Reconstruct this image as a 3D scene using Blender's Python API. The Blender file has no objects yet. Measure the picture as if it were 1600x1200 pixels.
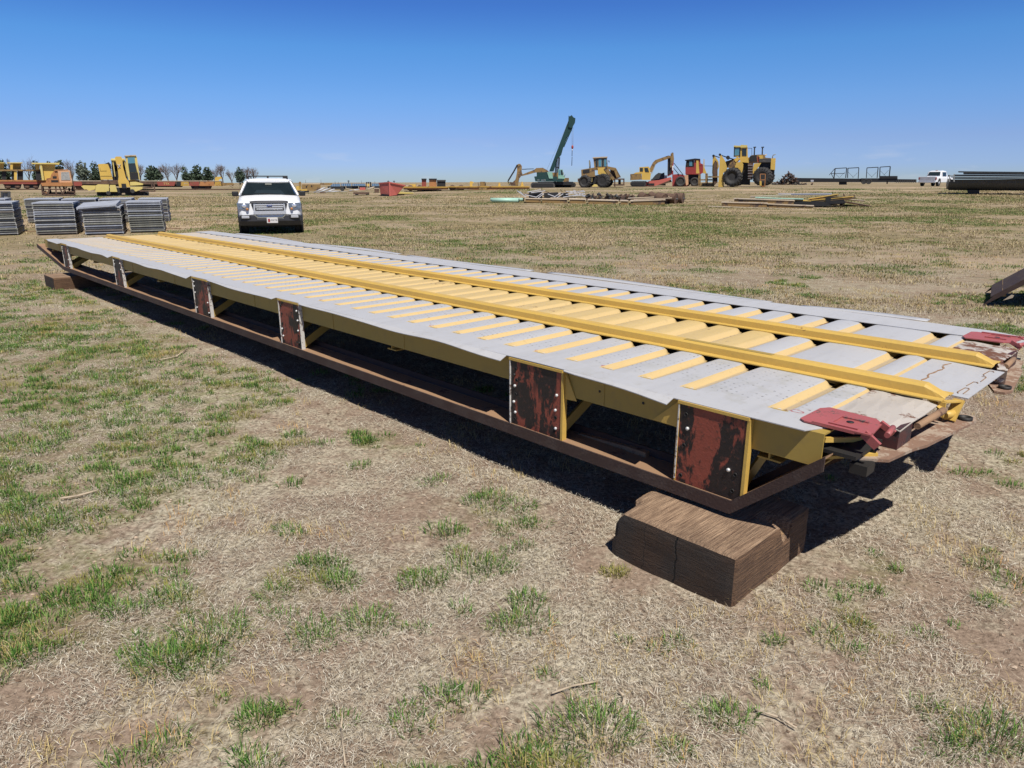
import bpy, bmesh, math, random
import numpy as np
from mathutils import Vector, Matrix
random.seed(7); rng = np.random.default_rng(11)
SC = bpy.context.scene; COL = SC.collection
# ---------------------------------------------------------------- camera maths (used only to find where things stand)
FPX = 1095.0; TH = math.atan(319/FPX); HC = 1.6
Fv = Vector((0, math.cos(TH), -math.sin(TH))); Uv = Vector((0, math.sin(TH), math.cos(TH))); Rv = Vector((1, 0, 0))
def ray(px, py): return Rv*((px-800)/FPX) - Uv*((py-600)/FPX) + Fv
def at(px, py, z=0.0):
    d = ray(px, py); return Vector((0, 0, HC)) + d*((z-HC)/d.z)
def atY(px, py, Y):
    d = ray(px, py); return Vector((0, 0, HC)) + d*(Y/d.y)
def project(p):
    q = Vector(p)-Vector((0, 0, HC)); k = q.dot(Fv); return 800+FPX*q.dot(Rv)/k, 600-FPX*q.dot(Uv)/k
cam = bpy.data.objects.new('camera', bpy.data.cameras.new('camera')); COL.objects.link(cam)
cam.location = (0, 0, HC); cam.rotation_euler = (math.pi/2-TH, 0, 0)
cam.data.sensor_width = 36; cam.data.lens = 36*FPX/1600; cam.data.clip_start = 0.05; cam.data.clip_end = 20000
SC.camera = cam
# ---------------------------------------------------------------- objects
def tag(o, label=None, cat=None, group=None, kind=None):
    if label: o['label'] = label
    if cat: o['category'] = cat
    if group: o['group'] = group
    if kind: o['kind'] = kind
    return o
def thing(name, label, cat, loc, rz=0.0, group=None):
    o = bpy.data.objects.new(name, None); COL.objects.link(o); o.empty_display_size = .3
    o.location = loc; o.rotation_euler = (0, 0, rz); return tag(o, label, cat, group)
def copy_tree(o, parent=None):
    c = o.copy(); COL.objects.link(c); c.parent = parent
    for ch in [x for x in o.children]: copy_tree(ch, c)
    return c
def sm(a, b, x):
    t = min(1, max(0, (x-a)/(b-a))); return t*t*(3-2*t)
class MB:
    """collects shapes; build() links them as one mesh object. off: subtracted from every vertex"""
    def __init__(s, off=(0, 0, 0)): s.v = []; s.f = []; s.m = []; s.sm = []; s.off = Vector(off)
    def add(s, vs, fs, mi=0, smooth=False):
        n = len(s.v); s.v += [tuple(Vector(p)-s.off) for p in vs]
        for f in fs: s.f.append([n+i for i in f]); s.m.append(mi); s.sm.append(smooth)
    def box(s, x0, x1, y0, y1, z0, z1, mi=0):
        s.add([(x0,y0,z0),(x1,y0,z0),(x1,y1,z0),(x0,y1,z0),(x0,y0,z1),(x1,y0,z1),(x1,y1,z1),(x0,y1,z1)],
              [(0,3,2,1),(4,5,6,7),(0,1,5,4),(1,2,6,5),(2,3,7,6),(3,0,4,7)], mi)
    def bbox(s, x0, x1, y0, y1, z0, z1, r, mi=0):
        """box with chamfered edges"""
        if x0 > x1: x0, x1 = x1, x0
        if y0 > y1: y0, y1 = y1, y0
        r = min(r, (x1-x0)*.45, (y1-y0)*.45, (z1-z0)*.45)
        bm = bmesh.new(); bmesh.ops.create_cube(bm, size=1)
        for v in bm.verts: v.co = Vector(((x0+x1)/2+v.co.x*(x1-x0), (y0+y1)/2+v.co.y*(y1-y0), (z0+z1)/2+v.co.z*(z1-z0)))
        bmesh.ops.bevel(bm, geom=bm.edges[:], offset=r, segments=2, affect='EDGES', profile=.5)
        bm.verts.index_update(); s.add([v.co[:] for v in bm.verts], [[v.index for v in f.verts] for f in bm.faces], mi); bm.free()
    def bar(s, p0, p1, w, h=None, mi=0, up=(0, 0, 1)):
        """rectangular bar from p0 to p1; w across, h along up"""
        h = w if h is None else h
        p0 = Vector(p0); p1 = Vector(p1); d = (p1-p0).normalized(); up = Vector(up)
        if abs(d.dot(up)) > .98: up = Vector((0, 1, 0))
        x = d.cross(up).normalized()*(w/2); z = x.cross(d).normalized()*(h/2)
        vs = [p0-x-z, p0+x-z, p0+x+z, p0-x+z, p1-x-z, p1+x-z, p1+x+z, p1-x+z]
        s.add(vs, [(0,1,2,3),(7,6,5,4),(0,4,5,1),(1,5,6,2),(2,6,7,3),(3,7,4,0)], mi)
    def tube(s, p0, p1, r0, r1=None, n=12, mi=0, caps=True):
        r1 = r0 if r1 is None else r1
        p0 = Vector(p0); p1 = Vector(p1); d = (p1-p0).normalized()
        a = d.cross(Vector((0, 0, 1)));  a = Vector((1, 0, 0)) if a.length < 1e-3 else a.normalized(); b = d.cross(a)
        vs = [p0+(a*math.cos(t)+b*math.sin(t))*r0 for t in [2*math.pi*i/n for i in range(n)]]
        vs += [p1+(a*math.cos(t)+b*math.sin(t))*r1 for t in [2*math.pi*i/n for i in range(n)]]
        s.add(vs, [(i, (i+1) % n, n+(i+1) % n, n+i) for i in range(n)], mi, True)
        if caps: s.add(vs[:n], [tuple(range(n))[::-1]], mi); s.add(vs[n:], [tuple(range(n))], mi)
    def path(s, pts, r, n=6, mi=0):
        for a, b in zip(pts, pts[1:]): s.tube(a, b, r, r, n, mi)
    def prism(s, pts, axis, a0, a1, mi=0):
        """polygon (list of 2-tuples) extruded along axis 'x','y','z' from a0 to a1"""
        def P(q, a): return {'x': (a, q[0], q[1]), 'y': (q[0], a, q[1]), 'z': (q[0], q[1], a)}[axis]
        n = len(pts); vs = [P(q, a0) for q in pts]+[P(q, a1) for q in pts]
        s.add(vs, [tuple(range(n)), tuple(range(n, 2*n))[::-1]]+[(i, n+i, n+(i+1) % n, (i+1) % n) for i in range(n)], mi)
    def lathe(s, prof, c, axis='y', n=28, mi=0):
        """prof: (radius, along); revolved about axis through c"""
        c = Vector(c); vs = []
        for r, h in prof:
            for i in range(n):
                t = 2*math.pi*i/n; u, w = r*math.cos(t), r*math.sin(t)
                vs.append(c+Vector({'y': (u, h, w), 'x': (h, u, w), 'z': (u, w, h)}[axis]))
        k = len(prof)
        s.add(vs, [(j*n+i, j*n+(i+1) % n, (j+1)*n+(i+1) % n, (j+1)*n+i) for j in range(k-1) for i in range(n)], mi, True)
        if prof[0][0] > 1e-4: s.add(vs[:n], [tuple(range(n))], mi)
        if prof[-1][0] > 1e-4: s.add(vs[-n:], [tuple(range(n))], mi)
    def sphere(s, c, r, sc=(1, 1, 1), n=12, mi=0):
        c = Vector(c); k = n//2; vs = []
        for j in range(k+1):
            ph = math.pi*j/k
            for i in range(n):
                t = 2*math.pi*i/n; vs.append(c+Vector((r*sc[0]*math.sin(ph)*math.cos(t), r*sc[1]*math.sin(ph)*math.sin(t), r*sc[2]*math.cos(ph))))
        s.add(vs, [(j*n+i, j*n+(i+1) % n, (j+1)*n+(i+1) % n, (j+1)*n+i) for j in range(k) for i in range(n)], mi, True)
    def loft(s, rings, mi=0, close=True, caps=True, smooth=True):
        n = len(rings[0]); vs = [p for r in rings for p in r]
        s.add(vs, [(j*n+i, j*n+(i+1) % n, (j+1)*n+(i+1) % n, (j+1)*n+i) for j in range(len(rings)-1) for i in range(n if close else n-1)], mi, smooth)
        if caps: s.add(rings[0], [tuple(range(n))[::-1]], mi); s.add(rings[-1], [tuple(range(n))], mi)
    def build(s, name, mats, parent=None, fix=True, auto=None):
        me = bpy.data.meshes.new(name); me.from_pydata(s.v, [], s.f)
        for m in (mats if isinstance(mats, (list, tuple)) else [mats]): me.materials.append(m)
        me.polygons.foreach_set('material_index', s.m); me.polygons.foreach_set('use_smooth', s.sm)
        if fix:
            bm = bmesh.new(); bm.from_mesh(me); bmesh.ops.remove_doubles(bm, verts=bm.verts, dist=1e-5)
            bmesh.ops.recalc_face_normals(bm, faces=bm.faces); bm.to_mesh(me); bm.free()
        me.update(); o = bpy.data.objects.new(name, me); COL.objects.link(o); o.parent = parent
        return o
# ---------------------------------------------------------------- materials
def srgb(r, g, b):
    f = lambda c: c/12.92 if c <= .04045 else ((c+.055)/1.055)**2.4
    return (f(r/255), f(g/255), f(b/255), 1)
class NT:
    def __init__(s, name):
        s.m = bpy.data.materials.new(name); s.m.use_nodes = True; s.t = s.m.node_tree; s.b = s.t.nodes['Principled BSDF']
    def n(s, typ, **kw):
        o = s.t.nodes.new('ShaderNode'+typ)
        for k, v in kw.items():
            if hasattr(o, k) and not k[0].isupper(): setattr(o, k, v)
        return o
    def l(s, a, b): s.t.links.new(a, b)
    def coord(s, kind='Object', scale=(1, 1, 1), rot=(0, 0, 0)):
        tc = s.n('TexCoord'); mp = s.n('Mapping'); s.l(tc.outputs[kind], mp.inputs['Vector'])
        mp.inputs['Scale'].default_value = scale; mp.inputs['Rotation'].default_value = rot; return mp.outputs[0]
    def noise(s, vec, scale, detail=4, rough=.6, dist=0):
        o = s.n('TexNoise'); s.l(vec, o.inputs['Vector']); o.inputs['Scale'].default_value = scale
        o.inputs['Detail'].default_value = detail; o.inputs['Roughness'].default_value = rough; o.inputs['Distortion'].default_value = dist
        return o.outputs['Fac']
    def ramp(s, fac, stops):
        o = s.n('ValToRGB'); s.l(fac, o.inputs[0]); e = o.color_ramp.elements
        while len(e) < len(stops): e.new(.5)
        for q, (p, c) in zip(e, stops): q.position = p; q.color = c if len(c) == 4 else (*c, 1)
        return o.outputs[0]
    def step(s, fac, a, b):
        o = s.n('MapRange'); s.l(fac, o.inputs[0]); o.inputs[1].default_value = a; o.inputs[2].default_value = b; return o.outputs[0]
    def mix(s, f, a, b, mode='MIX'):
        o = s.n('MixRGB', blend_type=mode)
        for i, q in zip((0, 1, 2), (f, a, b)):
            if isinstance(q, (float, int)): o.inputs[i].default_value = q
            elif isinstance(q, tuple): o.inputs[i].default_value = q
            else: s.l(q, o.inputs[i])
        return o.outputs[0]
    def math(s, op, a, b=0.0, c=0.0):
        o = s.n('Math', operation=op)
        for i, q in enumerate((a, b, c)):
            if isinstance(q, (float, int)): o.inputs[i].default_value = q
            else: s.l(q, o.inputs[i])
        return o.outputs[0]
    def sep(s, vec):
        o = s.n('SeparateXYZ'); s.l(vec, o.inputs[0]); return o.outputs
    def bump(s, h, strength=.3, dist=.01):
        o = s.n('Bump'); s.l(h, o.inputs['Height']); o.inputs['Strength'].default_value = strength; o.inputs['Distance'].default_value = dist
        s.l(o.outputs[0], s.b.inputs['Normal'])
    def out(s, col, rough=.6, metal=0.0):
        for k, q in (('Base Color', col), ('Roughness', rough), ('Metallic', metal)):
            if isinstance(q, (float, int, tuple)): s.b.inputs[k].default_value = q
            else: s.l(q, s.b.inputs[k])
        return s.m
def paint(name, col, rust=(.12, .05, .025, 1), wear=.62, scale=3.0, rough=.5, var=.25, bump=.15, dirt=.5):
    """painted metal with fading, dirt and chipped rust"""
    t = NT(name); c = t.coord()
    n1 = t.noise(c, scale, 6, .65); n2 = t.noise(c, scale*.35, 3); n3 = t.noise(c, scale*9, 3, .7)
    dark = tuple(x*(1-var) for x in col[:3])+(1,)
    base = t.mix(n2, dark, tuple(min(1, x*(1+var*.5)) for x in col[:3])+(1,))
    base = t.mix(t.math('MULTIPLY', t.step(n3, .5, .8), .35*dirt), base, (.16, .12, .08, 1))
    r = t.step(t.math('ADD', t.math('MULTIPLY', n1, .75), t.math('MULTIPLY', n3, .25)), wear, wear+.05)
    col2 = t.mix(r, base, t.mix(n3, rust, tuple(x*1.8 for x in rust[:3])+(1,)))
    t.bump(n3, bump, .005)
    return t.out(col2, t.math('ADD', t.math('MULTIPLY', r, .35), rough))
def plain(name, col, rough=.6, metal=0.0, var=.15, scale=8):
    t = NT(name); c = t.coord(); n = t.noise(c, scale, 4)
    return t.out(t.mix(n, tuple(x*(1-var) for x in col[:3])+(1,), tuple(min(1, x*(1+var)) for x in col[:3])+(1,)), rough, metal)
# ---------------------------------------------------------------- light and sky
SUN = Vector((.239, -.537, 1.0)).normalized()
el = math.asin(SUN.z); az = math.atan2(SUN.x, SUN.y)
w = bpy.data.worlds.new('World'); SC.world = w; w.use_nodes = True; nt = w.node_tree
bg = nt.nodes['Background']; sky = nt.nodes.new('ShaderNodeTexSky'); sky.sky_type = 'NISHITA'; sky.sun_disc = False
sky.sun_elevation = el; sky.sun_rotation = az; sky.altitude = 1400; sky.air_density = 1.0; sky.dust_density = .25; sky.ozone_density = 2.5
# the deep, clean blue of a high dry plain: the sky is tinted by height above the horizon
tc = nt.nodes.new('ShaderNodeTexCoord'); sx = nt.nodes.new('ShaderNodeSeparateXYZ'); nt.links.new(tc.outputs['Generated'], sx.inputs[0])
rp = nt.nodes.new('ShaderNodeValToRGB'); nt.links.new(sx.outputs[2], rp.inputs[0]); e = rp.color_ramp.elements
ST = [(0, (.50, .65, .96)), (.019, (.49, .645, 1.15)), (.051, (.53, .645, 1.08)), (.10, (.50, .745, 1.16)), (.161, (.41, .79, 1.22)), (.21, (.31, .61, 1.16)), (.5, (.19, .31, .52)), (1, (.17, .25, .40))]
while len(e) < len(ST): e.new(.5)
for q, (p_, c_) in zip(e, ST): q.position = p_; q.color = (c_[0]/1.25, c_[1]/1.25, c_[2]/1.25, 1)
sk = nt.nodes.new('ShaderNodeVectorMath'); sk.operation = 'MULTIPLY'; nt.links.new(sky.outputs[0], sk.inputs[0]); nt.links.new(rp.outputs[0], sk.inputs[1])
# faint streaks of far cloud low over the horizon
mp = nt.nodes.new('ShaderNodeMapping'); mp.inputs['Scale'].default_value = (14, 14, 70); nt.links.new(tc.outputs['Generated'], mp.inputs[0])
cn = nt.nodes.new('ShaderNodeTexNoise'); cn.inputs['Scale'].default_value = 1; cn.inputs['Detail'].default_value = 5; nt.links.new(mp.outputs[0], cn.inputs[0])
c1 = nt.nodes.new('ShaderNodeMapRange'); nt.links.new(cn.outputs[0], c1.inputs[0]); c1.inputs[1].default_value = .60; c1.inputs[2].default_value = .78; c1.inputs[4].default_value = .35
c2 = nt.nodes.new('ShaderNodeMapRange'); nt.links.new(sx.outputs[2], c2.inputs[0]); c2.inputs[1].default_value = .06; c2.inputs[2].default_value = .01
cm = nt.nodes.new('ShaderNodeMath'); cm.operation = 'MULTIPLY'; nt.links.new(c1.outputs[0], cm.inputs[0]); nt.links.new(c2.outputs[0], cm.inputs[1])
mxc = nt.nodes.new('ShaderNodeMixRGB'); nt.links.new(cm.outputs[0], mxc.inputs[0]); nt.links.new(sk.outputs[0], mxc.inputs[1]); mxc.inputs[2].default_value = (5.6, 5.7, 6.2, 1)
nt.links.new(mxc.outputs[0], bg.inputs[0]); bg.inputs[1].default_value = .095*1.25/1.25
sl = bpy.data.lights.new('sun', 'SUN'); sl.energy = 4.6; sl.angle = math.radians(.53); sl.color = (1, .95, .88)
so = bpy.data.objects.new('sun', sl); COL.objects.link(so); so.rotation_euler = (-SUN).to_track_quat('-Z', 'Y').to_euler()
SC.view_settings.view_transform = 'Standard'; SC.view_settings.look = 'None'; SC.view_settings.gamma = 1; SC.view_settings.exposure = .36
# ---------------------------------------------------------------- terrain
RT = [(0, 0), (28, 0), (50, .18), (72, .74), (100, .85), (150, .8), (250, .65), (400, .3), (1000, -1.2), (3000, -8), (9000, -30)]
LT = [(0, 0), (28, 0), (45, .04), (62, .18), (100, .28), (150, .35), (300, .0), (1000, -2.4), (3000, -11), (9000, -36)]
def lattice(x, y, s, seed=0):
    x = np.asarray(x, float)/s; y = np.asarray(y, float)/s; xi = np.floor(x).astype(np.int64); yi = np.floor(y).astype(np.int64)
    fx = x-xi; fy = y-yi; fx = fx*fx*(3-2*fx); fy = fy*fy*(3-2*fy)
    def h(i, j):
        k = (i*374761393+j*668265263+seed*1442695041) & 0xffffffff; k = ((k ^ (k >> 13))*1274126177) & 0xffffffff
        return ((k ^ (k >> 16)) & 0xffff)/65535.0
    return (h(xi, yi)*(1-fx)+h(xi+1, yi)*fx)*(1-fy)+(h(xi, yi+1)*(1-fx)+h(xi+1, yi+1)*fx)*fy
def terr(x, y):
    x = np.asarray(x, float); y = np.asarray(y, float); d = np.hypot(x, y)
    zr = np.interp(d, *zip(*RT)); zl = np.interp(d, *zip(*LT))
    t = np.clip((x/np.maximum(np.abs(y), 1)+.30)/.36, 0, 1); t = np.where(y < 0, .5, t); t = t*t*(3-2*t)
    z = zl*(1-t)+zr*t
    a = np.clip((d-14)/30, 0, 1)
    z = z+a*.10*(lattice(x, y, 9, 3)-.5)*np.clip(1.6-d/90, 0, 1)
    n = np.clip(1-d/14, 0, 1)
    return z+n*(.035*(lattice(x, y, .55, 5)-.5)+.02*(lattice(x, y, .19, 6)-.5))-.008*n
def gz(x, y): return float(terr(x, y))
def ground_at(px, Y):
    """world point on the terrain seen in column px at distance Y"""
    d = ray(px, 290); x = d.x/d.y*Y; return Vector((x, Y, gz(x, Y)))
UL = Vector((-.69316, .72078, 0)); VL = Vector((.72078, .69316, 0))   # long and cross axis of the steel deck
def veg(x, y):
    """how green the ground is, 0..1"""
    x = np.asarray(x, float); y = np.asarray(y, float)
    k = y*math.cos(TH)+(HC)*math.sin(TH); k = np.maximum(k, .2)
    px = 800+FPX*x/k; py = 600-FPX*(y*math.sin(TH)-HC*math.cos(TH))/k
    b = x*VL.x+y*VL.y; a = x*UL.x+y*UL.y
    wl = np.zeros_like(px)
    def blob(cx, cy, rx, ry, w): return w*np.exp(-(((px-cx)/rx)**2+((py-cy)/ry)**2))
    for c in [(40,500,190,70,.8),(170,620,210,110,.75),(60,760,150,100,.75),(250,700,150,70,.5),(300,1030,130,60,.45),(380,900,220,60,.2),(560,930,110,70,.25),(140,560,180,60,.4),(120,690,260,120,.3),(420,830,200,80,.15),(720,800,110,80,.3),(60,900,90,60,.2),
              (250,1140,150,60,.25),(470,1100,120,60,.1),(540,690,120,40,.2),(640,1130,90,40,.15),(900,1180,90,30,.25),(1540,1150,110,50,.45),(1450,1090,60,30,.2),(1600,600,110,18,.8),(1570,500,90,20,.5),(1240,520,500,60,.05),(1450,440,260,50,.3),(1500,340,260,22,.25),(880,405,300,26,.16),(960,332,160,8,.5),(350,345,230,18,.35),(60,450,120,20,.35),(1400,385,400,20,.12),(1100,365,500,45,.24),(700,345,350,30,.22),(1450,320,200,12,.3)]:
        wl = wl+blob(*c)
    n = .5*lattice(x, y, .75, 1)+.3*lattice(x, y, .3, 2)+.2*lattice(x, y, 2.6, 4)
    far = np.clip((y-12)/20, 0, 1); n = n*(1-far)+far*(.4*lattice(x, y, 6, 8)+.35*lattice(x, y, 2.5, 9)+.25*lattice(x, y, 1.1, 10))
    g = np.clip((n-.62+.42*np.clip(wl, 0, .8))/.16, 0, 1)
    under = (b > 2.45) & (b < 5.3) & (a > .9) & (a < 14.2)
    return np.where(under, g*.15, g)
rad = [0.0]+[.5*1.035**i for i in range(290)]
NA = 512; vs = [(0, 0, gz(0, 0))]; 
R = np.array(rad[1:]); A = np.arange(NA)*2*math.pi/NA
X = (R[:, None]*np.cos(A)[None]).ravel(); Y = (R[:, None]*np.sin(A)[None]).ravel(); Z = terr(X, Y)
V = np.vstack([[0, 0, gz(0, 0)], np.stack([X, Y, Z], 1)])
def raw_mesh(name, V, F, k, mats, smooth=True, cols=None, attr=None, extra=None):
    me = bpy.data.meshes.new(name); me.vertices.add(len(V)); me.vertices.foreach_set('co', np.asarray(V, np.float32).ravel())
    nf = len(F); me.loops.add(nf*k); me.loops.foreach_set('vertex_index', np.asarray(F, np.int32).ravel())
    me.polygons.add(nf); me.polygons.foreach_set('loop_start', np.arange(nf, dtype=np.int32)*k)
    me.polygons.foreach_set('use_smooth', np.full(nf, smooth))
    for m in mats: me.materials.append(m)
    if cols is not None:
        a = me.color_attributes.new('Col', 'FLOAT_COLOR', 'POINT'); a.data.foreach_set('color', np.asarray(cols, np.float32).ravel())
    me.update(calc_edges=True); me.validate(); o = bpy.data.objects.new(name, me); COL.objects.link(o); return o
nr = len(R); i = np.arange(nr-1)[:, None]*NA; j = np.arange(NA)[None]; j2 = (j+1) % NA
F = np.stack([1+i+j, 1+i+NA+j, 1+i+NA+j2, 1+i+j2], -1).reshape(-1, 4)
g = np.concatenate([[0], veg(X, Y)]); cols = np.stack([g, g, g, np.ones_like(g)], 1)
t = NT('dry prairie soil'); c = t.coord('Object')
at1 = t.n('Attribute', attribute_name='Col'); G = at1.outputs['Fac']
pos = t.sep(c); dist = t.math('SQRT', t.math('ADD', t.math('MULTIPLY', pos[0], pos[0]), t.math('MULTIPLY', pos[1], pos[1])))
far = t.step(dist, 7, 26)
cs = t.coord('Object', (1, 2.2, 1), (0, 0, .2))
nA = t.noise(c, .7, 5, .62); nB = t.noise(c, 5, 5, .7); nC = t.noise(c, 45, 4, .7); nD = t.noise(cs, 1.6, 8, .72); nE = t.noise(cs, .12, 4, .6)
soil = t.mix(t.step(nC, .3, .7), srgb(96, 81, 68), srgb(160, 141, 123)); soil = t.mix(t.math('MULTIPLY', t.step(nB, .4, .7), .6), soil, srgb(142, 124, 108))
thatch = t.mix(t.step(nC, .36, .64), srgb(106, 95, 80), srgb(188, 178, 156))
near = t.mix(t.step(t.math('ADD', t.math('MULTIPLY', nA, .5), t.math('MULTIPLY', nB, .5)), .45, .56), soil, thatch)
farc = t.mix(t.step(nD, .35, .66), srgb(108, 96, 74), srgb(152, 138, 102)); farc = t.mix(t.step(nE, .44, .56), farc, srgb(154, 137, 114))
farc = t.mix(t.step(t.noise(c, 3.2, 8, .85), .50, .60), farc, srgb(82, 80, 52))
path = t.step(t.noise(cs, .045, 3, .5), .56, .6); farc = t.mix(t.math('MULTIPLY', path, .6), farc, srgb(176, 154, 130))
base = t.mix(far, near, farc)
grn = t.mix(nC, srgb(82, 88, 50), srgb(128, 128, 78))
gm = t.math('MULTIPLY', t.math('MULTIPLY', G, t.step(t.noise(c, 7, 5, .75), .40, .62)), .6)
base = t.mix(gm, base, grn)
t.bump(t.math('ADD', t.math('MULTIPLY', nC, .35), t.math('ADD', nB, t.math('MULTIPLY', t.noise(c, 3, 8, .8), 1.6))), .55, .035)
MG = t.out(base, .95); MG.node_tree.nodes['Principled BSDF'].inputs['Specular IOR Level'].default_value = .1
ground = raw_mesh('ground', V, F, 4, [MG], True, cols); tag(ground, kind='structure')
# ---------------------------------------------------------------- grass
def hsv_mat(name, rough=.75, trans=.25):
    t = NT(name); a = t.n('Attribute', attribute_name='Col'); t.out(a.outputs['Color'], rough); t.b.inputs['Specular IOR Level'].default_value = .15
    tr = t.n('BsdfTranslucent'); t.l(a.outputs['Color'], tr.inputs[0]); mx = t.n('MixShader'); mx.inputs[0].default_value = trans
    t.l(t.b.outputs[0], mx.inputs[1]); t.l(tr.outputs[0], mx.inputs[2]); t.l(mx.outputs[0], t.t.nodes['Material Output'].inputs[0]); return t.m
MBL = hsv_mat('grass blade'); MST = hsv_mat('dry straw', .7, .15)
def blades(P, H, W, lean, yaw, col, flat=False):
    n = len(P); d = np.stack([np.cos(yaw), np.sin(yaw), np.zeros(n)], 1); s = np.stack([-np.sin(yaw), np.cos(yaw), np.zeros(n)], 1)
    up = np.array([0, 0, 1.0]); L = lean[:, None]; Hh = H[:, None]; w = W[:, None]
    m = P+d*(Hh*.5*np.sin(L*.55))+up*(Hh*.5*np.cos(L*.55)); tp = m+d*(Hh*.5*np.sin(L*1.35))+up*(Hh*.5*np.cos(L*1.35))
    V = np.stack([P-s*w*.5, P+s*w*.5, m-s*w*.42, m+s*w*.42, tp], 1).reshape(-1, 3)
    b = np.arange(n)[:, None]*5; F = np.stack([b+np.array([0, 1, 3]), b+np.array([0, 3, 2]), b+np.array([2, 3, 4])], 1).reshape(-1, 3)
    C = np.repeat(np.concatenate([col, np.ones((n, 1))], 1), 5, 0); return V, F, C
def straws(P, L, W, yaw, pitch, col, bend):
    n = len(P); d = np.stack([np.cos(yaw)*np.cos(pitch), np.sin(yaw)*np.cos(pitch), np.sin(pitch)], 1); s = np.stack([-np.sin(yaw), np.cos(yaw), np.zeros(n)], 1)
    h = L[:, None]/2; m = P+s*(bend*L)[:, None]+np.array([0, 0, 1])*(L*.10)[:, None]; w = W[:, None]/2
    V = np.stack([P-d*h, m-s*w, m+s*w, P+d*h], 1).reshape(-1, 3)
    b = np.arange(n)[:, None]*4; F = np.stack([b+np.array([0, 1, 2]), b+np.array([1, 3, 2])], 1).reshape(-1, 3)
    C = np.repeat(np.concatenate([col, np.ones((n, 1))], 1), 4, 0); return V, F, C
def pal(n, cs, jit=.15):
    cs = np.array([srgb(*c)[:3] for c in cs]); k = rng.random(n)*(len(cs)-1); i = k.astype(int); f = (k-i)[:, None]
    i2 = np.minimum(i+1, len(cs)-1); c = cs[i]*(1-f)+cs[i2]*f; return c*(1+jit*(rng.random((n, 1))*2-1))
def in_timber(x, y):
    a = x*UL.x+y*UL.y; b = x*VL.x+y*VL.y; return (a > 1.09) & (a < 1.75) & (b > 2.25) & (b < 3.0)
def sample_view(n, y0, y1, pw):
    """random ground points inside (a little beyond) the camera's wedge, denser near"""
    u = rng.random(n); y = (y0**pw+u*(y1**pw-y0**pw))**(1/pw); hw = y*.80+.9; x = (rng.random(n)*2-1)*hw; return x, y
# straw litter lying on the soil
n = 900000; x, y = sample_view(n, .75, 13, .75)
dens = .5*lattice(x, y, .45, 21)+.3*lattice(x, y, .17, 22)+.2*lattice(x, y, 1.4, 23)
k = (rng.random(n) < np.clip((dens-.42)/.18, .06, 1)*np.clip(1.25-y/14, .1, 1)) & ~in_timber(x, y); x = x[k]; y = y[k]; n = len(x)
P = np.stack([x, y, terr(x, y)+rng.random(n)*.012+.002], 1); sc = 1+y/9
flow = 2.4+2.2*lattice(x, y, .6, 31)*3.0
S1 = straws(P, (.012+.038*rng.random(n)**2.2)*sc, (.0008+.0010*rng.random(n))*sc, np.where(rng.random(n) < .15, flow, rng.random(n)*6.283), rng.normal(0, .30, n),
            pal(n, [(92, 80, 66), (150, 137, 116), (210, 201, 180), (186, 177, 160), (232, 226, 208)], .2), rng.normal(0, .16, n))
# short standing dry tufts
n = 6500; x, y = sample_view(n, .75, 16, .9); dens = lattice(x, y, .5, 41)*.6+lattice(x, y, 1.7, 42)*.4
k = (dens > .58) & ~in_timber(x, y); x = x[k]; y = y[k]; m = 16; n = len(x)*m
sp = .03*(1+np.repeat(y, m)/10); X = np.repeat(x, m)+rng.normal(0, 1, n)*sp; Y = np.repeat(y, m)+rng.normal(0, 1, n)*sp
hue = np.repeat(rng.random(len(x)), m)[:, None]; cA = pal(n, [(176, 152, 96), (206, 190, 140)]); cB = pal(n, [(186, 140, 84), (205, 168, 110)])
S2 = blades(np.stack([X, Y, terr(X, Y)-.003], 1), (.025+.04*rng.random(n)), .0016*(1+Y/7), .5+.7*rng.random(n), rng.random(n)*6.283, np.where(hue > .85, cB, cA))
# standing dead grass farther out, so the middle distance is not bare
def far_tufts(n, y0, y1, m, cols, thr, h0, sd, gsel=False):
    x, y = sample_view(n, y0, y1, .55); dens = lattice(x, y, 1.3, sd)*.45+lattice(x, y, 4.5, sd+1)*.35+lattice(x, y, .5, sd+2)*.2
    keep = (rng.random(n) < veg(x, y)*.9+.02) if gsel else (dens > thr)
    a = x*UL.x+y*UL.y; b = x*VL.x+y*VL.y; keep &= ~((b > 2.3) & (b < 5.5) & (a > .6) & (a < 14.4)); x = x[keep]; y = y[keep]
    X = np.repeat(x, m); Y = np.repeat(y, m); k = len(X); sp = .04*(1+Y/22); X = X+rng.normal(0, 1, k)*sp*1.5; Y = Y+rng.normal(0, 1, k)*sp
    return blades(np.stack([X, Y, terr(X, Y)-.004], 1), (h0+h0*rng.random(k))*(1+Y/60), .004*(1+Y/9), .4+.8*rng.random(k), rng.random(k)*6.283, pal(k, cols, .25))
S3 = far_tufts(60000, 8, 60, 5, [(108, 94, 68), (158, 142, 102), (196, 182, 142)], .50, .03, 51)
S4 = far_tufts(13000, 8, 60, 5, [(104, 98, 66), (132, 126, 84), (152, 144, 100)], .50, .03, 61)
o = 0; VV = []; FF = []; CC = []
for a, b, c_ in (S1, S2, S3, S4): VV.append(a); FF.append(b+o); CC.append(c_); o += len(a)
dg = raw_mesh('dry_grass', np.vstack(VV), np.vstack(FF), 3, [MST], False, np.vstack(CC)); tag(dg, 'pale dry straw and dead grass littering the soil', 'dry grass', kind='stuff')
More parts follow.
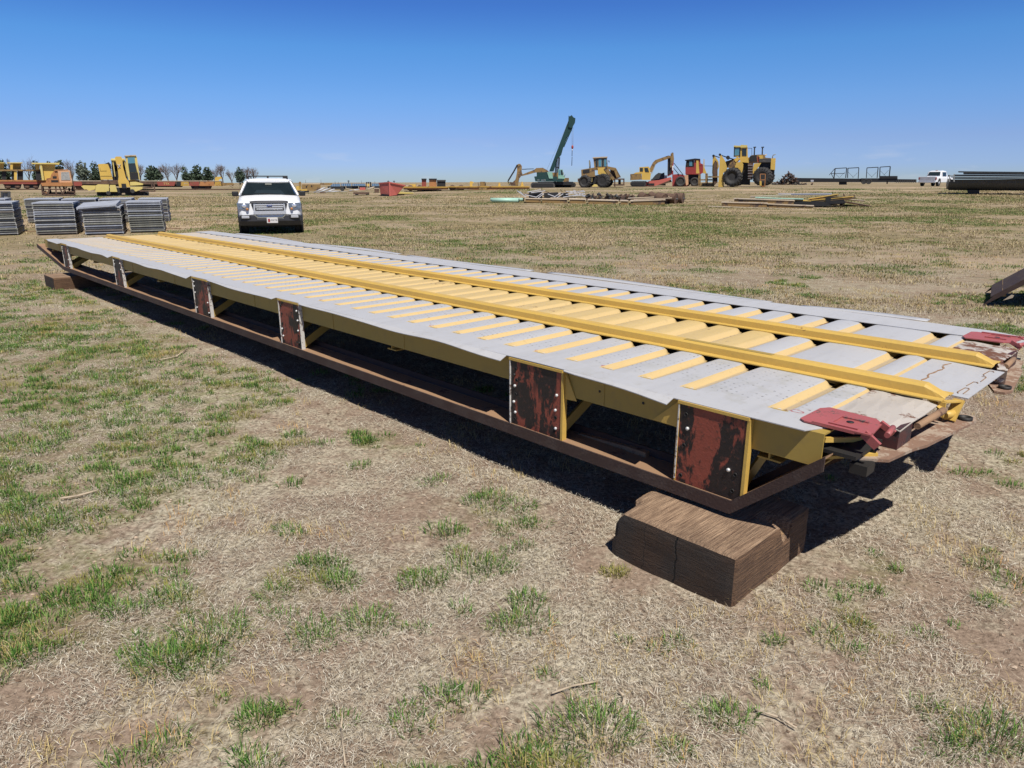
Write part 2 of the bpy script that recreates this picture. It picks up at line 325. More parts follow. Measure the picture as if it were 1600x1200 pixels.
# green tufts: the larger ones placed as in the photograph, the rest where the ground is green
T = []
for px, py, s in [(920,1150,1.5),(1130,1125,1.15),(815,985,1),(750,885,1.15),(820,935,.8),(665,905,1.1),(545,905,.9),(705,825,1),(760,780,1.1),(685,750,.8),(830,815,.7),(450,825,.7),(240,940,.8),(60,820,1.3),(35,790,1.2),
                  (300,1030,1.3),(340,1000,1.3),(255,1040,1.2),(500,990,.9),(580,960,.9),(1070,1000,.7),(1210,1003,.5),(1440,1105,.8),(1550,1160,1.1),(1500,1170,1),(950,888,.8),(690,1090,.8),(640,1120,.7),(145,945,.7),(400,1180,.9),(240,1160,1),(985,1000,.4),
                  (330,650,.8),(470,748,.7),(385,715,.6),(270,545,.6),(560,727,.6),(640,980,.4),(1030,1170,.5),(725,955,.5),(555,680,.9),(500,690,.7),(460,680,.8),(320,680,.9),(205,770,.8),(1180,1050,.3),(1545,930,.6),(890,1060,.4)]:
    p = at(px, py)
    for _ in range(2): T.append((p.x+random.gauss(0, .035), p.y+random.gauss(0, .03), s*random.uniform(.6, 1.0), 0 if px != 950 else 1))
T0 = np.array(T)
n = 40000; x, y = sample_view(n, .8, 34, .95); gv = veg(x, y); k = (rng.random(n) < gv*np.clip(1.9*lattice(x, y, .38, 77)-.12, 0, .95)) & ~in_timber(x, y)
x = x[k]; y = y[k]; s = .26+.50*rng.random(len(x))**1.6
T1 = np.stack([x, y, s, (rng.random(len(x)) < .2)*1.0], 1); T = np.vstack([T0, T1])
parts = []
for lo, hi, m in ((0, 3, 190), (3, 6, 130), (6, 12, 70), (12, 40, 30)):
    q = T[(T[:, 1] >= lo) & (T[:, 1] < hi)]; r_ = np.repeat(q, m, 0); n = len(r_)
    if lo < 6:
        keep = rng.random(n) < np.clip(r_[:, 2]**1.3, .2, 1); r_ = r_[keep]; n = len(r_)
    rr = np.sqrt(rng.random(n))*.085*r_[:, 2]*(1+(lo > 5)*.8+(lo > 11)*1.0); th = rng.random(n)*6.283
    X = r_[:, 0]+rr*np.cos(th)*1.35; Y = r_[:, 1]+rr*np.sin(th)
    H = (.022+.062*rng.random(n))*(.35+.65*r_[:, 2])*(.75 if lo > 11 else 1); wd = (.0016+.0008*rng.random(n))*(1+Y/5)
    c0 = pal(n, [(44, 72, 30), (66, 106, 42), (96, 136, 58), (144, 168, 96)], .25); c1 = pal(n, [(120, 122, 60), (168, 158, 92), (110, 118, 70)], .2)
    col = np.where(((r_[:, 3] > .5) | (rng.random(n) < .13))[:, None], c1, c0)
    parts.append(blades(np.stack([X, Y, terr(X, Y)-.004], 1), H, wd, .15+1.1*rng.random(n)**.8*(rr/.085/np.maximum(r_[:, 2], .3)+.3), th+rng.normal(0, .9, n), col))
parts.append(far_tufts(60000, 12, 75, 6, [(52, 76, 34), (82, 108, 50), (120, 138, 74)], 0, .03, 71, True))
o = 0; VV = []; FF = []; CC = []
for a, b, c_ in parts: VV.append(a); FF.append(b+o); CC.append(c_); o += len(a)
gg = raw_mesh('green_grass', np.vstack(VV), np.vstack(FF), 3, [MBL], False, np.vstack(CC)); tag(gg, 'tufts of short green grass scattered over the dry soil', 'grass', kind='stuff')
# loose clods and pebbles on the bare patches
n = 26000; x, y = sample_view(n, .75, 9, .8); dens = .5*lattice(x, y, .45, 21)+.3*lattice(x, y, .17, 22)+.2*lattice(x, y, 1.4, 23); k = (dens < .50) & ~in_timber(x, y); x = x[k]; y = y[k]; n = len(x)
r_ = (.0018+.006*rng.random(n)**3)*(1+y/8); c = np.stack([x, y, terr(x, y)+r_*.3], 1); q = np.array([[1,0,0],[0,1,0],[-1,0,0],[0,-1,0],[0,0,.7],[0,0,-.7]])
V = (c[:, None]+(q[None]*(.7+.6*rng.random((n, 6, 3)))*r_[:, None, None])).reshape(-1, 3); F = (np.arange(n)[:, None, None]*6+np.array([[0,1,4],[1,2,4],[2,3,4],[3,0,4],[1,0,5],[2,1,5],[3,2,5],[0,3,5]])[None]).reshape(-1, 3)
so_ = raw_mesh('loose_soil', V, F, 3, [hsv_mat('clod', .95, 0)], False, np.repeat(np.concatenate([pal(n, [(96, 80, 66), (150, 130, 110), (176, 158, 138)]), np.ones((n, 1))], 1), 6, 0)); tag(so_, 'small clods and pebbles on the bare soil patches', 'soil', kind='stuff')
# a few dry twigs on the ground
MTW = plain('bleached twig', (.42, .34, .24, 1), .8)
for nm, lab, pts, r in [('twig', 'pale split stick lying on the grass at far left', [(95,781),(120,776),(153,767)], .006), ('twig', 'thin straw stalk in the bare soil at the bottom middle', [(540,1200),(533,1140),(537,1105)], .0028),
                        ('twig', 'short dark twig beside the large grass tuft near the bottom', [(862,1092),(895,1080),(935,1068)], .0035), ('twig', 'curved pale stalk on the ground in front of the deck shadow', [(250,565),(275,560),(292,549)], .006),
                        ('twig', 'long grey stick on the bare soil at lower right', [(1180,1112),(1215,1122),(1245,1140)], .003), ('twig', 'small crooked twig on bare soil left of the bottom right grass', [(965,1080),(975,1090),(974,1103)], .004)]:
    P3 = [at(*p) for p in pts]; P3 = [Vector((p.x, p.y, gz(p.x, p.y)+.012+r)) for p in P3]
    m = MB(P3[0]); m.path(P3, r, 6); o = m.build(nm, MTW); o.location = P3[0]; tag(o, lab, 'twig')
# ---------------------------------------------------------------- the steel deck (a along it, b across it, z up)
CA, CB = 7.4, 3.9
DROOT = thing('steel_deck', 'long yellow and grey ribbed steel ramp deck propped on timbers across the foreground', 'deck', UL*CA+VL*CB, math.atan2(-UL.y, -UL.x))
def D(a, b, z): return (-(a-CA), b-CB, z)
def dw(a, b, z=0): return UL*a+VL*b+Vector((0, 0, z))
class DB(MB):
    """deck builder: shapes given in (a, b, z)"""
    def q(s, pts, fs, mi=0, smooth=False): s.add([D(*p) for p in pts], fs, mi, smooth)
    def dbox(s, a0, a1, b0, b1, z0, z1, mi=0): s.box(-(a1-CA), -(a0-CA), b0-CB, b1-CB, z0, z1, mi)
    def dbar(s, p, q, w, h=None, mi=0, up=(0, 0, 1)): s.bar(D(*p), D(*q), w, h, mi, up)
    def grid(s, As, Bs, zf, mi=0, bf=None, smooth=False, thick=.004):
        na, nb = len(As), len(Bs); vs = []; 
        for k in (0, 1):
            for i, a in enumerate(As):
                for j, b in enumerate(Bs):
                    bb = bf(a, b) if bf else b; vs.append(D(a, bb, zf(a, b)-k*thick))
        N = na*nb; fs = []
        for i in range(na-1):
            for j in range(nb-1):
                p = i*nb+j; fs.append((p, p+1, p+nb+1, p+nb)); fs.append((N+p, N+p+nb, N+p+nb+1, N+p+1))
        rim = [(i, 0) for i in range(na)]+[(na-1, j) for j in range(1, nb)]+[(i, nb-1) for i in range(na-2, -1, -1)]+[(0, j) for j in range(nb-2, 0, -1)]
        ids = [i*nb+j for i, j in rim]
        for p, q in zip(ids, ids[1:]+ids[:1]): fs.append((p, q, N+q, N+p))
        s.add(vs, fs, mi, smooth)
ZT = .670; ZV = .646
RIB = [1.10, 1.292, 1.728]+[1.728+.2425*i for i in range(1, 49)]
# --- materials of the deck
YEL = (.5, .31, .08, 1); GREY = (.44, .44, .445, 1)
def deck_top(name, base, dots=False, marks=False, wear=.66, dusty=.8):
    t = NT(name); c = t.coord(); n = t.noise(c, 2.2, 6, .65); n2 = t.noise(c, 26, 4, .7); n3 = t.noise(c, .8, 3)
    cs = t.coord('Object', (1, .12, 1)); streak = t.noise(cs, 14, 4, .6)
    col = t.mix(t.math('MULTIPLY', n3, .35), base, tuple(x*.78 for x in base[:3])+(1,))
    col = t.mix(t.math('MULTIPLY', t.step(streak, .48, .75), .4*dusty), col, tuple(x*.7 for x in base[:3])+(1,))
    col = t.mix(t.math('MULTIPLY', t.step(n2, .58, .72), .3*dusty), col, (.22, .16, .09, 1))
    r = t.step(t.math('ADD', t.math('MULTIPLY', n, .7), t.math('MULTIPLY', n2, .3)), wear, wear+.04)
    col = t.mix(r, col, (.13, .055, .03, 1))
    p = t.sep(c)
    if dots:
        fx = t.math('SUBTRACT', t.math('FRACT', t.math('MULTIPLY', p[0], 26)), .5); fy = t.math('SUBTRACT', t.math('FRACT', t.math('ADD', t.math('MULTIPLY', p[1], 26), t.math('MULTIPLY', t.math('FLOOR', t.math('MULTIPLY', p[0], 26)), .5))), .5)
        d = t.math('SQRT', t.math('ADD', t.math('MULTIPLY', fx, fx), t.math('MULTIPLY', fy, fy)))
        m = t.math('MULTIPLY', t.math('MULTIPLY', t.math('LESS_THAN', d, .15), t.math('GREATER_THAN', p[1], -1.09)), t.step(t.noise(c, 13, 4, .75), .47, .60))
        col = t.mix(t.math('MULTIPLY', m, .75), col, (.08, .075, .07, 1))
        moss = t.step(t.noise(c, 3.5, 5, .7), .5, .72); near = t.step(p[0], 4.6, 6.4)
        col = t.mix(t.math('MULTIPLY', t.math('MULTIPLY', moss, near), .65), col, (.25, .235, .15, 1))
    if marks:
        u = t.math('MODULO', t.math('ADD', p[0], t.math('ADD', t.math('MULTIPLY', t.noise(c, 1.3, 1), .16), 40.0)), .485)
        du = t.math('SUBTRACT', u, .2); dv = t.math('SUBTRACT', p[1], 2.792-CB)
        wob = t.math('MULTIPLY', t.math('SUBTRACT', t.noise(c, 40, 2), .5), .018)
        d = t.math('SQRT', t.math('ADD', t.math('MULTIPLY', t.math('MULTIPLY', du, du), .35), t.math('MULTIPLY', dv, dv)))
        ring = t.math('LESS_THAN', t.math('ABSOLUTE', t.math('SUBTRACT', t.math('ADD', d, wob), .016)), .0035)
        col = t.mix(t.math('MULTIPLY', ring, .8), col, (.33, .07, .06, 1))
    t.bump(t.math('ADD', n2, t.math('MULTIPLY', n, .6)), .12, .006)
    return t.out(col, t.math('ADD', t.math('MULTIPLY', r, .3), .5))
MGY = deck_top('grey deck paint', GREY, wear=.665); MGD = deck_top('grey deck paint with grip dots', GREY, True, True, wear=.68)
MYL = deck_top('yellow deck paint', (.57, .42, .18, 1), wear=.605, dusty=1.0); MYS = deck_top('yellow rib flank', (.56, .41, .19, 1), wear=.645, dusty=.8)
MVA = deck_top('dusty valley paint', (.44, .35, .22, 1), wear=.58, dusty=1.3)
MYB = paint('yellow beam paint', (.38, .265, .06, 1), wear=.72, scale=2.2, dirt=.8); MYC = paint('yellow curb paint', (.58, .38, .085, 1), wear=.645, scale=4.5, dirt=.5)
MRC = paint('shaded rusty channel', (.048, .026, .021, 1), rust=(.045, .03, .025, 1), wear=.5, scale=9, rough=.75, bump=.5)  # dark copy of the rust: shade on the chord's front painted in
MRL = paint('sunlit rust flange', (.30, .18, .10, 1), rust=(.09, .045, .03, 1), wear=.56, scale=7, rough=.8, bump=.5)  # tan copy of the rust: sunlight on the chord's top painted in
MRD = paint('faded red paint', (.37, .095, .09, 1), rust=(.07, .05, .045, 1), wear=.57, scale=7, dirt=.8)
MRW = deck_top('scuffed grey end plate', (.46, .42, .37, 1), wear=.495, dusty=1.3)
MBOX = paint('maroon box end', (.07, .02, .022, 1), rust=(.03, .02, .02, 1), wear=.5, scale=20)
MPL = paint('pinkish rusty plate', (.36, .28, .21, 1), rust=(.15, .09, .06, 1), wear=.46, scale=8, rough=.75)
MBOLT = plain('white bolt head', (.62, .62, .6, 1), .45, .3); MDK = plain('dark steel', (.03, .028, .026, 1), .6, .4)
MEDGE = paint('white paint on plate edge', (.6, .58, .54, 1), rust=(.08, .05, .04, 1), wear=.53, scale=30)
def plate_mat():
    t = NT('red and black side plate'); c = t.coord(); cs = t.coord('Object', (1, 1, .45)); n = t.noise(cs, 8, 5, .65, .4); n2 = t.noise(c, 40, 4, .7); oi = t.n('ObjectInfo')
    col = t.mix(t.step(n, .49, .53), (.016, .011, .011, 1), (.25, .058, .036, 1)); col = t.mix(t.step(n2, .55, .7), col, (.09, .035, .025, 1))
    edge = t.step(t.noise(t.coord('Object', (1, 1, .2)), 5, 3, .7), .53, .60); col = t.mix(edge, col, (.014, .01, .01, 1)); t.bump(t.math('ADD', n2, n), .3, .01); return t.out(col, .5)
MPT = plate_mat()
# --- ribbed panels
def panel(name, b0, b1, mat_top, mat_flank, top_of=None, open_end=True, rampin=True, ribs=RIB):
    m = DB(); As = []; Zs = []; K = []          # profile from the near end to the far end
    mid = lambda L, R: None
    for i, r in enumerate(ribs):
        nxt = ribs[i+1] if i+1 < len(ribs) else r+.2425
        l = nxt-.086; jit = random.uniform(-.004, .004)
        As += [r-.030, r-.019, r-.008, r+.003, r+.013]; Zs += [ZV, ZV+.005, ZT-.007, ZT-.0015, ZT+jit*.3]; K += ['v', 's', 's', 't', 't']
        As += [(r+l)/2]; Zs += [ZT+jit+.001]; K += ['t']
        As += [l-.013, l-.003, l+.008, l+.019, l+.030]; Zs += [ZT+jit*.3, ZT-.0015, ZT-.007, ZV+.005, ZV]; K += ['t', 't', 's', 's', 'v']
    dn = (b1-b0); Bs = [b0, b0+.015, b0+.05, b0+.10, b0+dn*.35, b0+dn*.55, b0+dn*.75, b1-.10, b1-.045, b1-.02, b1]
    nb = len(Bs); vs = []
    for i, a in enumerate(As):
        for j, b in enumerate(Bs):
            z = Zs[i]; aa = a
            if rampin and j < 3: z = ZT-.001 if j < 2 else z+(ZT-z)*.45
            if open_end and K[i] != 'v' and j >= nb-2:
                k = i % 11; sh = (.004, .016)[j-nb+2]
                if k in (1, 2, 3, 4): aa = a+sh
                if k in (6, 7, 8, 9): aa = a-sh*.4
            vs.append(D(aa, b, z))
    for i in range(len(As)-1):
        kk = i % 11; flank = kk in (0, 1, 2, 7, 8, 9); valley = kk == 10
        ti = top_of(As[i]) if top_of else 0
        for j in range(nb-1):
            if open_end and (valley or kk in (0, 9)) and j >= nb-3+(kk != 10): continue
            mi = (1 if flank else 3 if valley else ti)
            if rampin and (kk > 6 and j < 3 or valley and j < 2 or j < 1 or kk == 0 and j < 3 or kk == 1 and j < 2): mi = ti
            m.f.append([i*nb+j, i*nb+j+1, (i+1)*nb+j+1, (i+1)*nb+j]); m.m.append(mi); m.sm.append(kk not in (10,))
    m.v = vs; o = m.build(name, [mat_top, mat_flank, MYL, MVA], DROOT)
    md = o.modifiers.new('thickness', 'SOLIDIFY'); md.thickness = .004; md.offset = -1
    return o
random.seed(3)
p1 = panel('deck_panel', 2.735, 3.372, MGD, MYS); p1['label'] = 'grey near panel with grip dots and yellow rib flanks'
p2 = panel('deck_panel', 3.545, 4.192, MGY, MYS, lambda a: 0 if a < 1.93 else 2, rampin=False); p2['label'] = 'yellow middle panel between the two curbs'
p3 = panel('deck_panel', 4.395, 4.955, MGY, MYS, rampin=False); p3['label'] = 'grey far panel with yellow rib flanks'
AF = RIB[-1]+.22
# --- edge strips with bent lips
def frange(a, b, s): n = max(2, int(round((b-a)/s))+1); return [a+(b-a)*i/(n-1) for i in range(n)]
m = DB(); m.grid(frange(1.05, AF+.05, .12), [2.572, 2.64, 2.74], lambda a, b: .6745+.002*math.sin(a*3.1)*(1 if b < 2.6 else .3)); m.q([(1.05, 2.572, .6745), (1.05, 2.74, .6745), (.97, 2.80, .671), (.955, 2.81, .668), (1.05, 2.572, .6705), (1.05, 2.74, .6705), (.97, 2.80, .667), (.955, 2.81, .664)], [(0, 1, 2, 3), (7, 6, 5, 4), (0, 3, 7, 4), (0, 4, 5, 1), (1, 5, 6, 2), (2, 6, 7, 3)])
m.build('edge_strip', MGD, DROOT)['label'] = 'flat grey strip along the near edge'
PL = [(1.285, 1.605), (2.31, 2.685), (5.10, 5.435), (6.93, 7.305), (9.67, 9.965), (12.28, 12.59)]
lips = [(1.64, 2.29), (2.72, 5.08), (5.47, 6.91), (7.34, 9.65), (10.0, 12.26), (12.62, 13.45)]
for l0, l1 in lips:
    m = DB(); As = frange(l0, l1, .08); L = l1-l0
    def bf(a, b, l0=l0, L=L):
        t = 1-(a-l0)/L; w = .010+.040*(t**.6)*(1+.15*math.sin(a*9)); return b if b > 2.571 else 2.572-w*(2.572-b)/.04
    def zf(a, b, l0=l0, L=L):
        t = 1-(a-l0)/L; return .6745-(.010+.006*math.sin(a*5.3))*(2.572-b)/.04*(.4+t)
    m.grid(As, [2.532, 2.552, 2.572], zf, bf=bf, smooth=False); m.build('bent_lip', MGY, DROOT)
m = DB(); m.grid(frange(.80, AF+.05, .12), [4.958, 5.06, 5.17, 5.26], lambda a, b: .6755+.0012*math.sin(a*2.3+b*9), bf=lambda a, b: b if b < 5.2 else b-.10*sm(1.05, .8, a)+.006*math.sin(a*4)); m.build('edge_strip', MGY, DROOT)['label'] = 'flat grey strip along the far edge'
for l0, l1 in [(1.42, 2.3), (2.55, 4.95), (5.2, 7.4), (7.6, 9.9), (10.2, 12.6)]:
    m = DB(); m.grid(frange(l0, l1, .1), [5.262, 5.30, 5.36], lambda a, b: .680+.012*math.sin(a*1.7)*(b-5.2)*5, bf=lambda a, b, l0=l0, l1=l1: b if b < 5.3 else b-.03+.05*math.sin((a-l0)/(l1-l0)*math.pi), smooth=True); m.build('bent_lip', MGY, DROOT)
# --- side beams (channel section) below both edges
def beam(b, s):
    m = DB(); a0, a1 = .985, 13.85; f = lambda x: b+s*x
    for x0, x1, z0, z1 in ((0, .007, .530, .668), (.007, .16, .530, .537), (.007, .17, .661, .668)):
        q0, q1 = sorted((f(x0), f(x1))); m.dbox(a0, a1, q0, q1, z0, z1)
    for a in (2.05, 3.72, 4.62, 5.95, 7.9, 9.3, 11.1, 12.9):
        q0, q1 = sorted((f(-.0025), f(.001))); m.dbox(a, a+.006, q0, q1, .532, .665)
    return m.build('side_beam', MYB, DROOT)
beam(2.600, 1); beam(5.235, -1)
# brighter yellow triangles put in for sunlit patches beside the plates, on the near beam
for a, w_ in ((1.625, .085), (2.295, -.07), (5.45, .05), (7.32, .06), (9.98, .06), (12.60, .05)):
    m = DB(); m.q([(a, 2.586, .655), (a, 2.586, .535), (a+w_*1.6, 2.598, .535), (a, 2.598, .655), (a, 2.598, .535)] if w_ > 0 else [(a, 2.586, .66), (a, 2.586, .515), (a+w_, 2.598, .515), (a, 2.598, .66), (a, 2.598, .515)],
        [(0, 1, 2), (0, 2, 3) , (3, 2, 4), (0, 3, 4, 1), (1, 4, 2)]); m.build('lit_triangle', MYC, DROOT)
# --- side plates with bolts, returns and braces
def plates(b, s, near=True):
    for k, (a0, a1) in enumerate(PL):
        f = lambda x: b+s*x; m = DB(); m.dbox(a0, a1, *sorted((f(-.022), f(-.012))), .288, .655)
        o = m.build('side_plate', MPT, DROOT)
        m = DB()
        for aa, w_ in ((a0-(.014 if k < 2 else .006), .014 if k < 2 else .006), (a1, .010)):
            m.dbox(aa, aa+w_, *sorted((f(-.026), f(.006))), .288, .66, 0 if w_ > .012 or k == 0 else 1)
        m.dbox(a0-.010, a1+.01, *sorted((f(-.030), f(.004))), .655, .6685, 0)
        if near:
            m.dbar((a1+.003, f(-.0275), .30), (a1+.003, f(-.0275), .65), .006, .004, 1)
        m.build('plate_frame', [MYC, MEDGE], o)
        if near:
            rr = random.Random(k)
            spots = [(.09, .93), (.08, .80), (.09, .62), (.07, .35), (.10, .18), (.90, .88), (.92, .66), (.90, .42), (.91, .13)] if k else [(.20, .34), (.86, .72)]
            for u_, w2 in spots:
                a = a1-(a1-a0)*(u_ if k else (1-u_)); z = .30+.345*w2
                if rr.random() < .15: continue
                q = DB(); q.lathe([(.0085, 0), (.0085, -.006), (.005, -.010), (.0001, -.010)] if s > 0 else [(.0085, 0), (.0085, .006), (.0001, .010)], D(a, f(-.0225), z), 'y', 10); q.build('bolt', MBOLT if (rr.random() < .75 or k == 0) else MDK, o)
            for u_, w2 in [(.1, .9), (.12, .72), (.9, .3), (.88, .08), (.08, .06), (.1, .48)]:
                a = a1-(a1-a0)*u_; z = .30+.345*w2
                q = DB(); q.lathe([(.010, 0), (.010, -.0035), (.0065, -.0035), (.006, .0)], D(a, f(-.0225), z), 'y', 12); q.build('bolt_hole', MDK, o)
        m = DB(); m.dbar((a0+.02, f(.0), .33), (a0+.02, f(.50), .60), .012, .06, 0); m.dbar((a1-.02, f(.0), .33), (a1-.02, f(.50), .60), .012, .06, 0)
        m.build('brace', MYB, DROOT)
plates(2.597, 1); plates(5.238, -1, False)
# --- lower chords: a rusty channel with upturned ends
def chord(b, s):
    f = lambda x: b+s*x; m = DB(); Z0, Z1 = .228, .298
    pts = [(.955, .535), (1.318, Z0), (12.62, Z0+.03), (14.28, .50)]
    def sect(p, q, x0, x1, z0, z1, mi):
        vs = []
        for a, z in (p, q): vs += [(a, f(x0), z+z0), (a, f(x1), z+z0), (a, f(x1), z+z1), (a, f(x0), z+z1)]
        m.q(vs, [(0, 1, 2, 3), (7, 6, 5, 4), (0, 4, 5, 1), (1, 5, 6, 2), (2, 6, 7, 3), (3, 7, 4, 0)], mi)
    for p, q in zip(pts, pts[1:]):
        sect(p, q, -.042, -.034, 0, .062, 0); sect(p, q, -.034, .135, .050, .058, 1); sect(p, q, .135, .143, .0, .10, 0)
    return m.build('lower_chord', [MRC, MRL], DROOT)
chord(2.597, 1); chord(5.238, -1)
m = DB(); m.dbox(1.86, 1.98, 2.70, 2.735, .2785, .312); m.dbar((1.98, 2.72, .30), (2.3, 2.72, .285), .03, .02); m.build('chord_clip', MRL, DROOT)
for a in (1.82, 2.08): m = DB(); m.lathe([(.007, 0), (.007, -.0012), (.001, -.0012)], D(a, 2.5998, .60), 'y', 10); m.build('beam_hole', MDK, DROOT)
# --- cross members under the deck
for a in [1.20, 1.45, 2.5, 3.9, 5.27, 7.12, 8.5, 9.8, 11.1, 12.4, 13.5]:
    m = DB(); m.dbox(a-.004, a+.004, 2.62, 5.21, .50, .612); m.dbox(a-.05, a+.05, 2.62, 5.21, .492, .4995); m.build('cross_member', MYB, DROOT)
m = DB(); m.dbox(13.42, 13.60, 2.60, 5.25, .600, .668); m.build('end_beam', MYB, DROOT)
for b0, b1 in ((3.285, 3.60), (4.11, 4.43), (4.87, 5.02)):
    m = DB(); m.dbox(1.34, 13.4, b0, b1, .585, .592); m.dbox(1.34, 13.4, b0+.165 if b1 < 4.6 else 5.0, b0+.170 if b1 < 4.6 else 5.005, .5925, .6725); m.build('light_block_plate', MDK, DROOT)  # plates and webs added below the curb holes to block leaking light
# --- the two curbs
def curb(b):
    m = DB(); P_ = [(b, .6712), (b, .6765), (b+.050, .6765), (b+.055, .711), (b+.070, .7215), (b+.114, .7215), (b+.124, .715), (b+.130, .6765), (b+.182, .6765), (b+.182, .6712), (b+.136, .6712), (b+.118, .709), (b+.066, .709), (b+.054, .6712)]
    As = [.80, .83, .86, .89]+frange(.98, 13.42, .18); rings = []
    for a in As:
        k = min(1, max(0, (a-.79)/.10)); w = .002*math.sin(a*2.1+b)+.0015*math.sin(a*6.1)
        rings.append([D(a, q+w, .6765+(z-.6765)*(k if z > .69 else 1) if z > .69 else z) for q, z in P_])
    m.loft(rings, smooth=False); return m.build('curb', MYC, DROOT)
curb(3.362); curb(4.185)
m = DB(); m.dbox(1.62, 2.15, 3.434, 3.470, .722, .7235); m.build('curb_splice', MYB, DROOT)
# --- end plates at the near end
m = DB(); m.grid(frange(.742, 1.077, .05), [3.545, 3.7, 3.9, 4.1, 4.19], lambda a, b: ZT+.001-.010*sm(1.0, .742, a)); 
mid_end = m.build('end_plate', MGY, DROOT); mid_end['label'] = 'flat grey end plate between the curbs'
for i in range(4):
    b0 = 3.60+.145*i; m = DB(); a = .79
    loop = [(a-.014, b0), (a-.014, b0+.10), (a-.006, b0+.115), (a+.008, b0+.11), (a+.012, b0+.01), (a+.003, b0-.008)]
    for p, q in list(zip(loop, loop[1:]+loop[:1]))[i % 2:5-i % 3]: m.dbar((p[0], p[1], .6625+.002), (q[0], q[1], .6635+.002), .0035, .002)
    m.build('slot_weld', MRL, mid_end)
m = DB(); pts = [(.985+.05*(float(lattice(i*.45+3, 2, 1, 9))-.5)+.008*math.sin(i*5.1), 3.585+.56*i/16) for i in range(17)]
for i, (p, q) in enumerate(zip(pts, pts[1:])): m.dbar((p[0], p[1], .6715), (q[0], q[1], .6715), 0.003+.007*abs(math.sin(i*1.7)), .0025)
m.build('weld_seam', MRL, mid_end)
def end_side(s):      # s=1 near side, -1 far side (mirrored about b = 3.877)
    f = (lambda b: b) if s > 0 else (lambda b: 2*3.877-b)
    def bx(m, a0, a1, b0, b1, z0, z1, mi=0): q0, q1 = sorted((f(b0), f(b1))); m.dbox(a0, a1, q0, q1, z0, z1, mi)
    m = DB()
    Bs = sorted([f(x) for x in (2.90, 3.05, 3.2, 3.362)])
    m.grid(frange(.812, 1.085, .045), Bs, lambda a, b: .664+.003*math.sin(a*31+b*17)-.012*sm(.88, .812, a)); ep = m.build('end_plate', MRW, DROOT); ep['label'] = 'scuffed rusty end plate beside the curb'
    # boxed-in end under it
    m = DB(); P0 = [(.815, f(2.905)), (.815, f(3.06)), (.99, f(3.06)), (.99, f(2.905))]
    m.prism([(-(a-CA), b-CB) for a, b in P0], 'z', .570, .655); m.build('hinge_box', MBOX, DROOT)
    m = DB(); m.tube(D(.800, f(3.07), .632), D(.783, f(3.345), .640), .014, .016, 12); m.build('hinge_bar', MRL, DROOT)
    m = DB(); pl = [(.90, f(2.70)), (.80, f(2.78)), (.775, f(2.97)), (.75, f(3.06)), (.71, f(3.42)), (.695, f(3.55)), (.715, f(3.61)), (.76, f(3.62)), (.83, f(3.45)), (1.0, f(3.40)), (1.05, f(2.75))]
    m.prism([(-(a-CA), b-CB) for a, b in pl], 'z', .556, .568); o = m.build('under_plate', MPL, DROOT)
    m = DB(); m.lathe([(.024, -.006), (.030, 0), (.030, .0135), (.021, .0145), (.0205, -.004)], D(.735, f(3.525), .568), 'z', 18); m.build('lug_ring', MDK, o)
    # torn curb end and bracket
    m = DB(); m.dbar((.80, f(3.38), .60), (.80, f(3.38), .668), .03, .012); m.dbar((.775, f(3.44), .575), (.765, f(3.50), .660), .045, .012); m.dbar((.80, f(3.395), .665), (.76, f(3.50), .655), .03, .006); m.dbar((.86, f(3.395), .672), (.79, f(3.36), .640), .03, .006)
    m.tube(D(.79, f(3.41), .60), D(.77, f(3.47), .602), .018, .018, 10); m.build('end_bracket', MYC if s > 0 else MRW, DROOT)
    # red latch plate with raised sides, hole and pin
    m = DB(); q = [(1.115, 2.675), (1.115, 2.86), (1.09, 2.90), (.90, 2.885), (.862, 2.84), (.845, 2.70), (.90, 2.655), (1.09, 2.655)]
    q = [(a, f(b)) for a, b in q]; m.prism([(-(a-CA), b-CB) for a, b in q], 'z', .6775, .684)
    for a0, a1, b0, b1 in ((.90, 1.00, 2.69, 2.70), (.90, 1.00, 2.80, 2.81), (1.0, 1.01, 2.69, 2.81), (.84, 1.06, 2.655, 2.672)): bx(m, a0, a1, b0, b1, .684, .690)
    lp = m.build('latch_plate', MRD, DROOT)
    m = DB(); m.dbar((.815, f(2.675), .645), (.87, f(2.675), .684), .016, .032); m.build('latch_arm', MRD, lp); m = DB(); m.dbar((.815, f(2.84), .655), (.87, f(2.84), .685), .016, .024); m.build('latch_arm', MRD, lp)
    m = DB(); m.tube(D(.815, f(2.76), .668), D(.828, f(2.86), .672), .011, .011, 12); m.build('latch_pin', MRD, lp)
    m = DB(); m.lathe([(.014, .0006), (.014, .0022), (.0001, .0022)], D(.955, f(2.765), .6843), 'z', 16); m.build('latch_hole', MDK, lp)
    m = DB(); bx(m, .835, .90, 2.66, 2.74, .52, .56); m.build('stop_block', MDK, DROOT)
end_side(1); end_side(-1)
m = DB(); m.dbar((.99, 2.62, .64), (.93, 2.84, .60), .012, .02); m.dbar((1.0, 2.66, .56), (.86, 2.80, .575), .05, .012); m.build('corner_bracket', MYC, DROOT)
m = DB(); m.dbox(.87, 1.06, 2.63, 2.90, .585, .60); m.dbox(1.0, 1.012, 2.62, 3.9, .53, .66); m.build('end_gap_closer', MDK, DROOT)  # dark closing plates added to fill the lit gaps under the latch
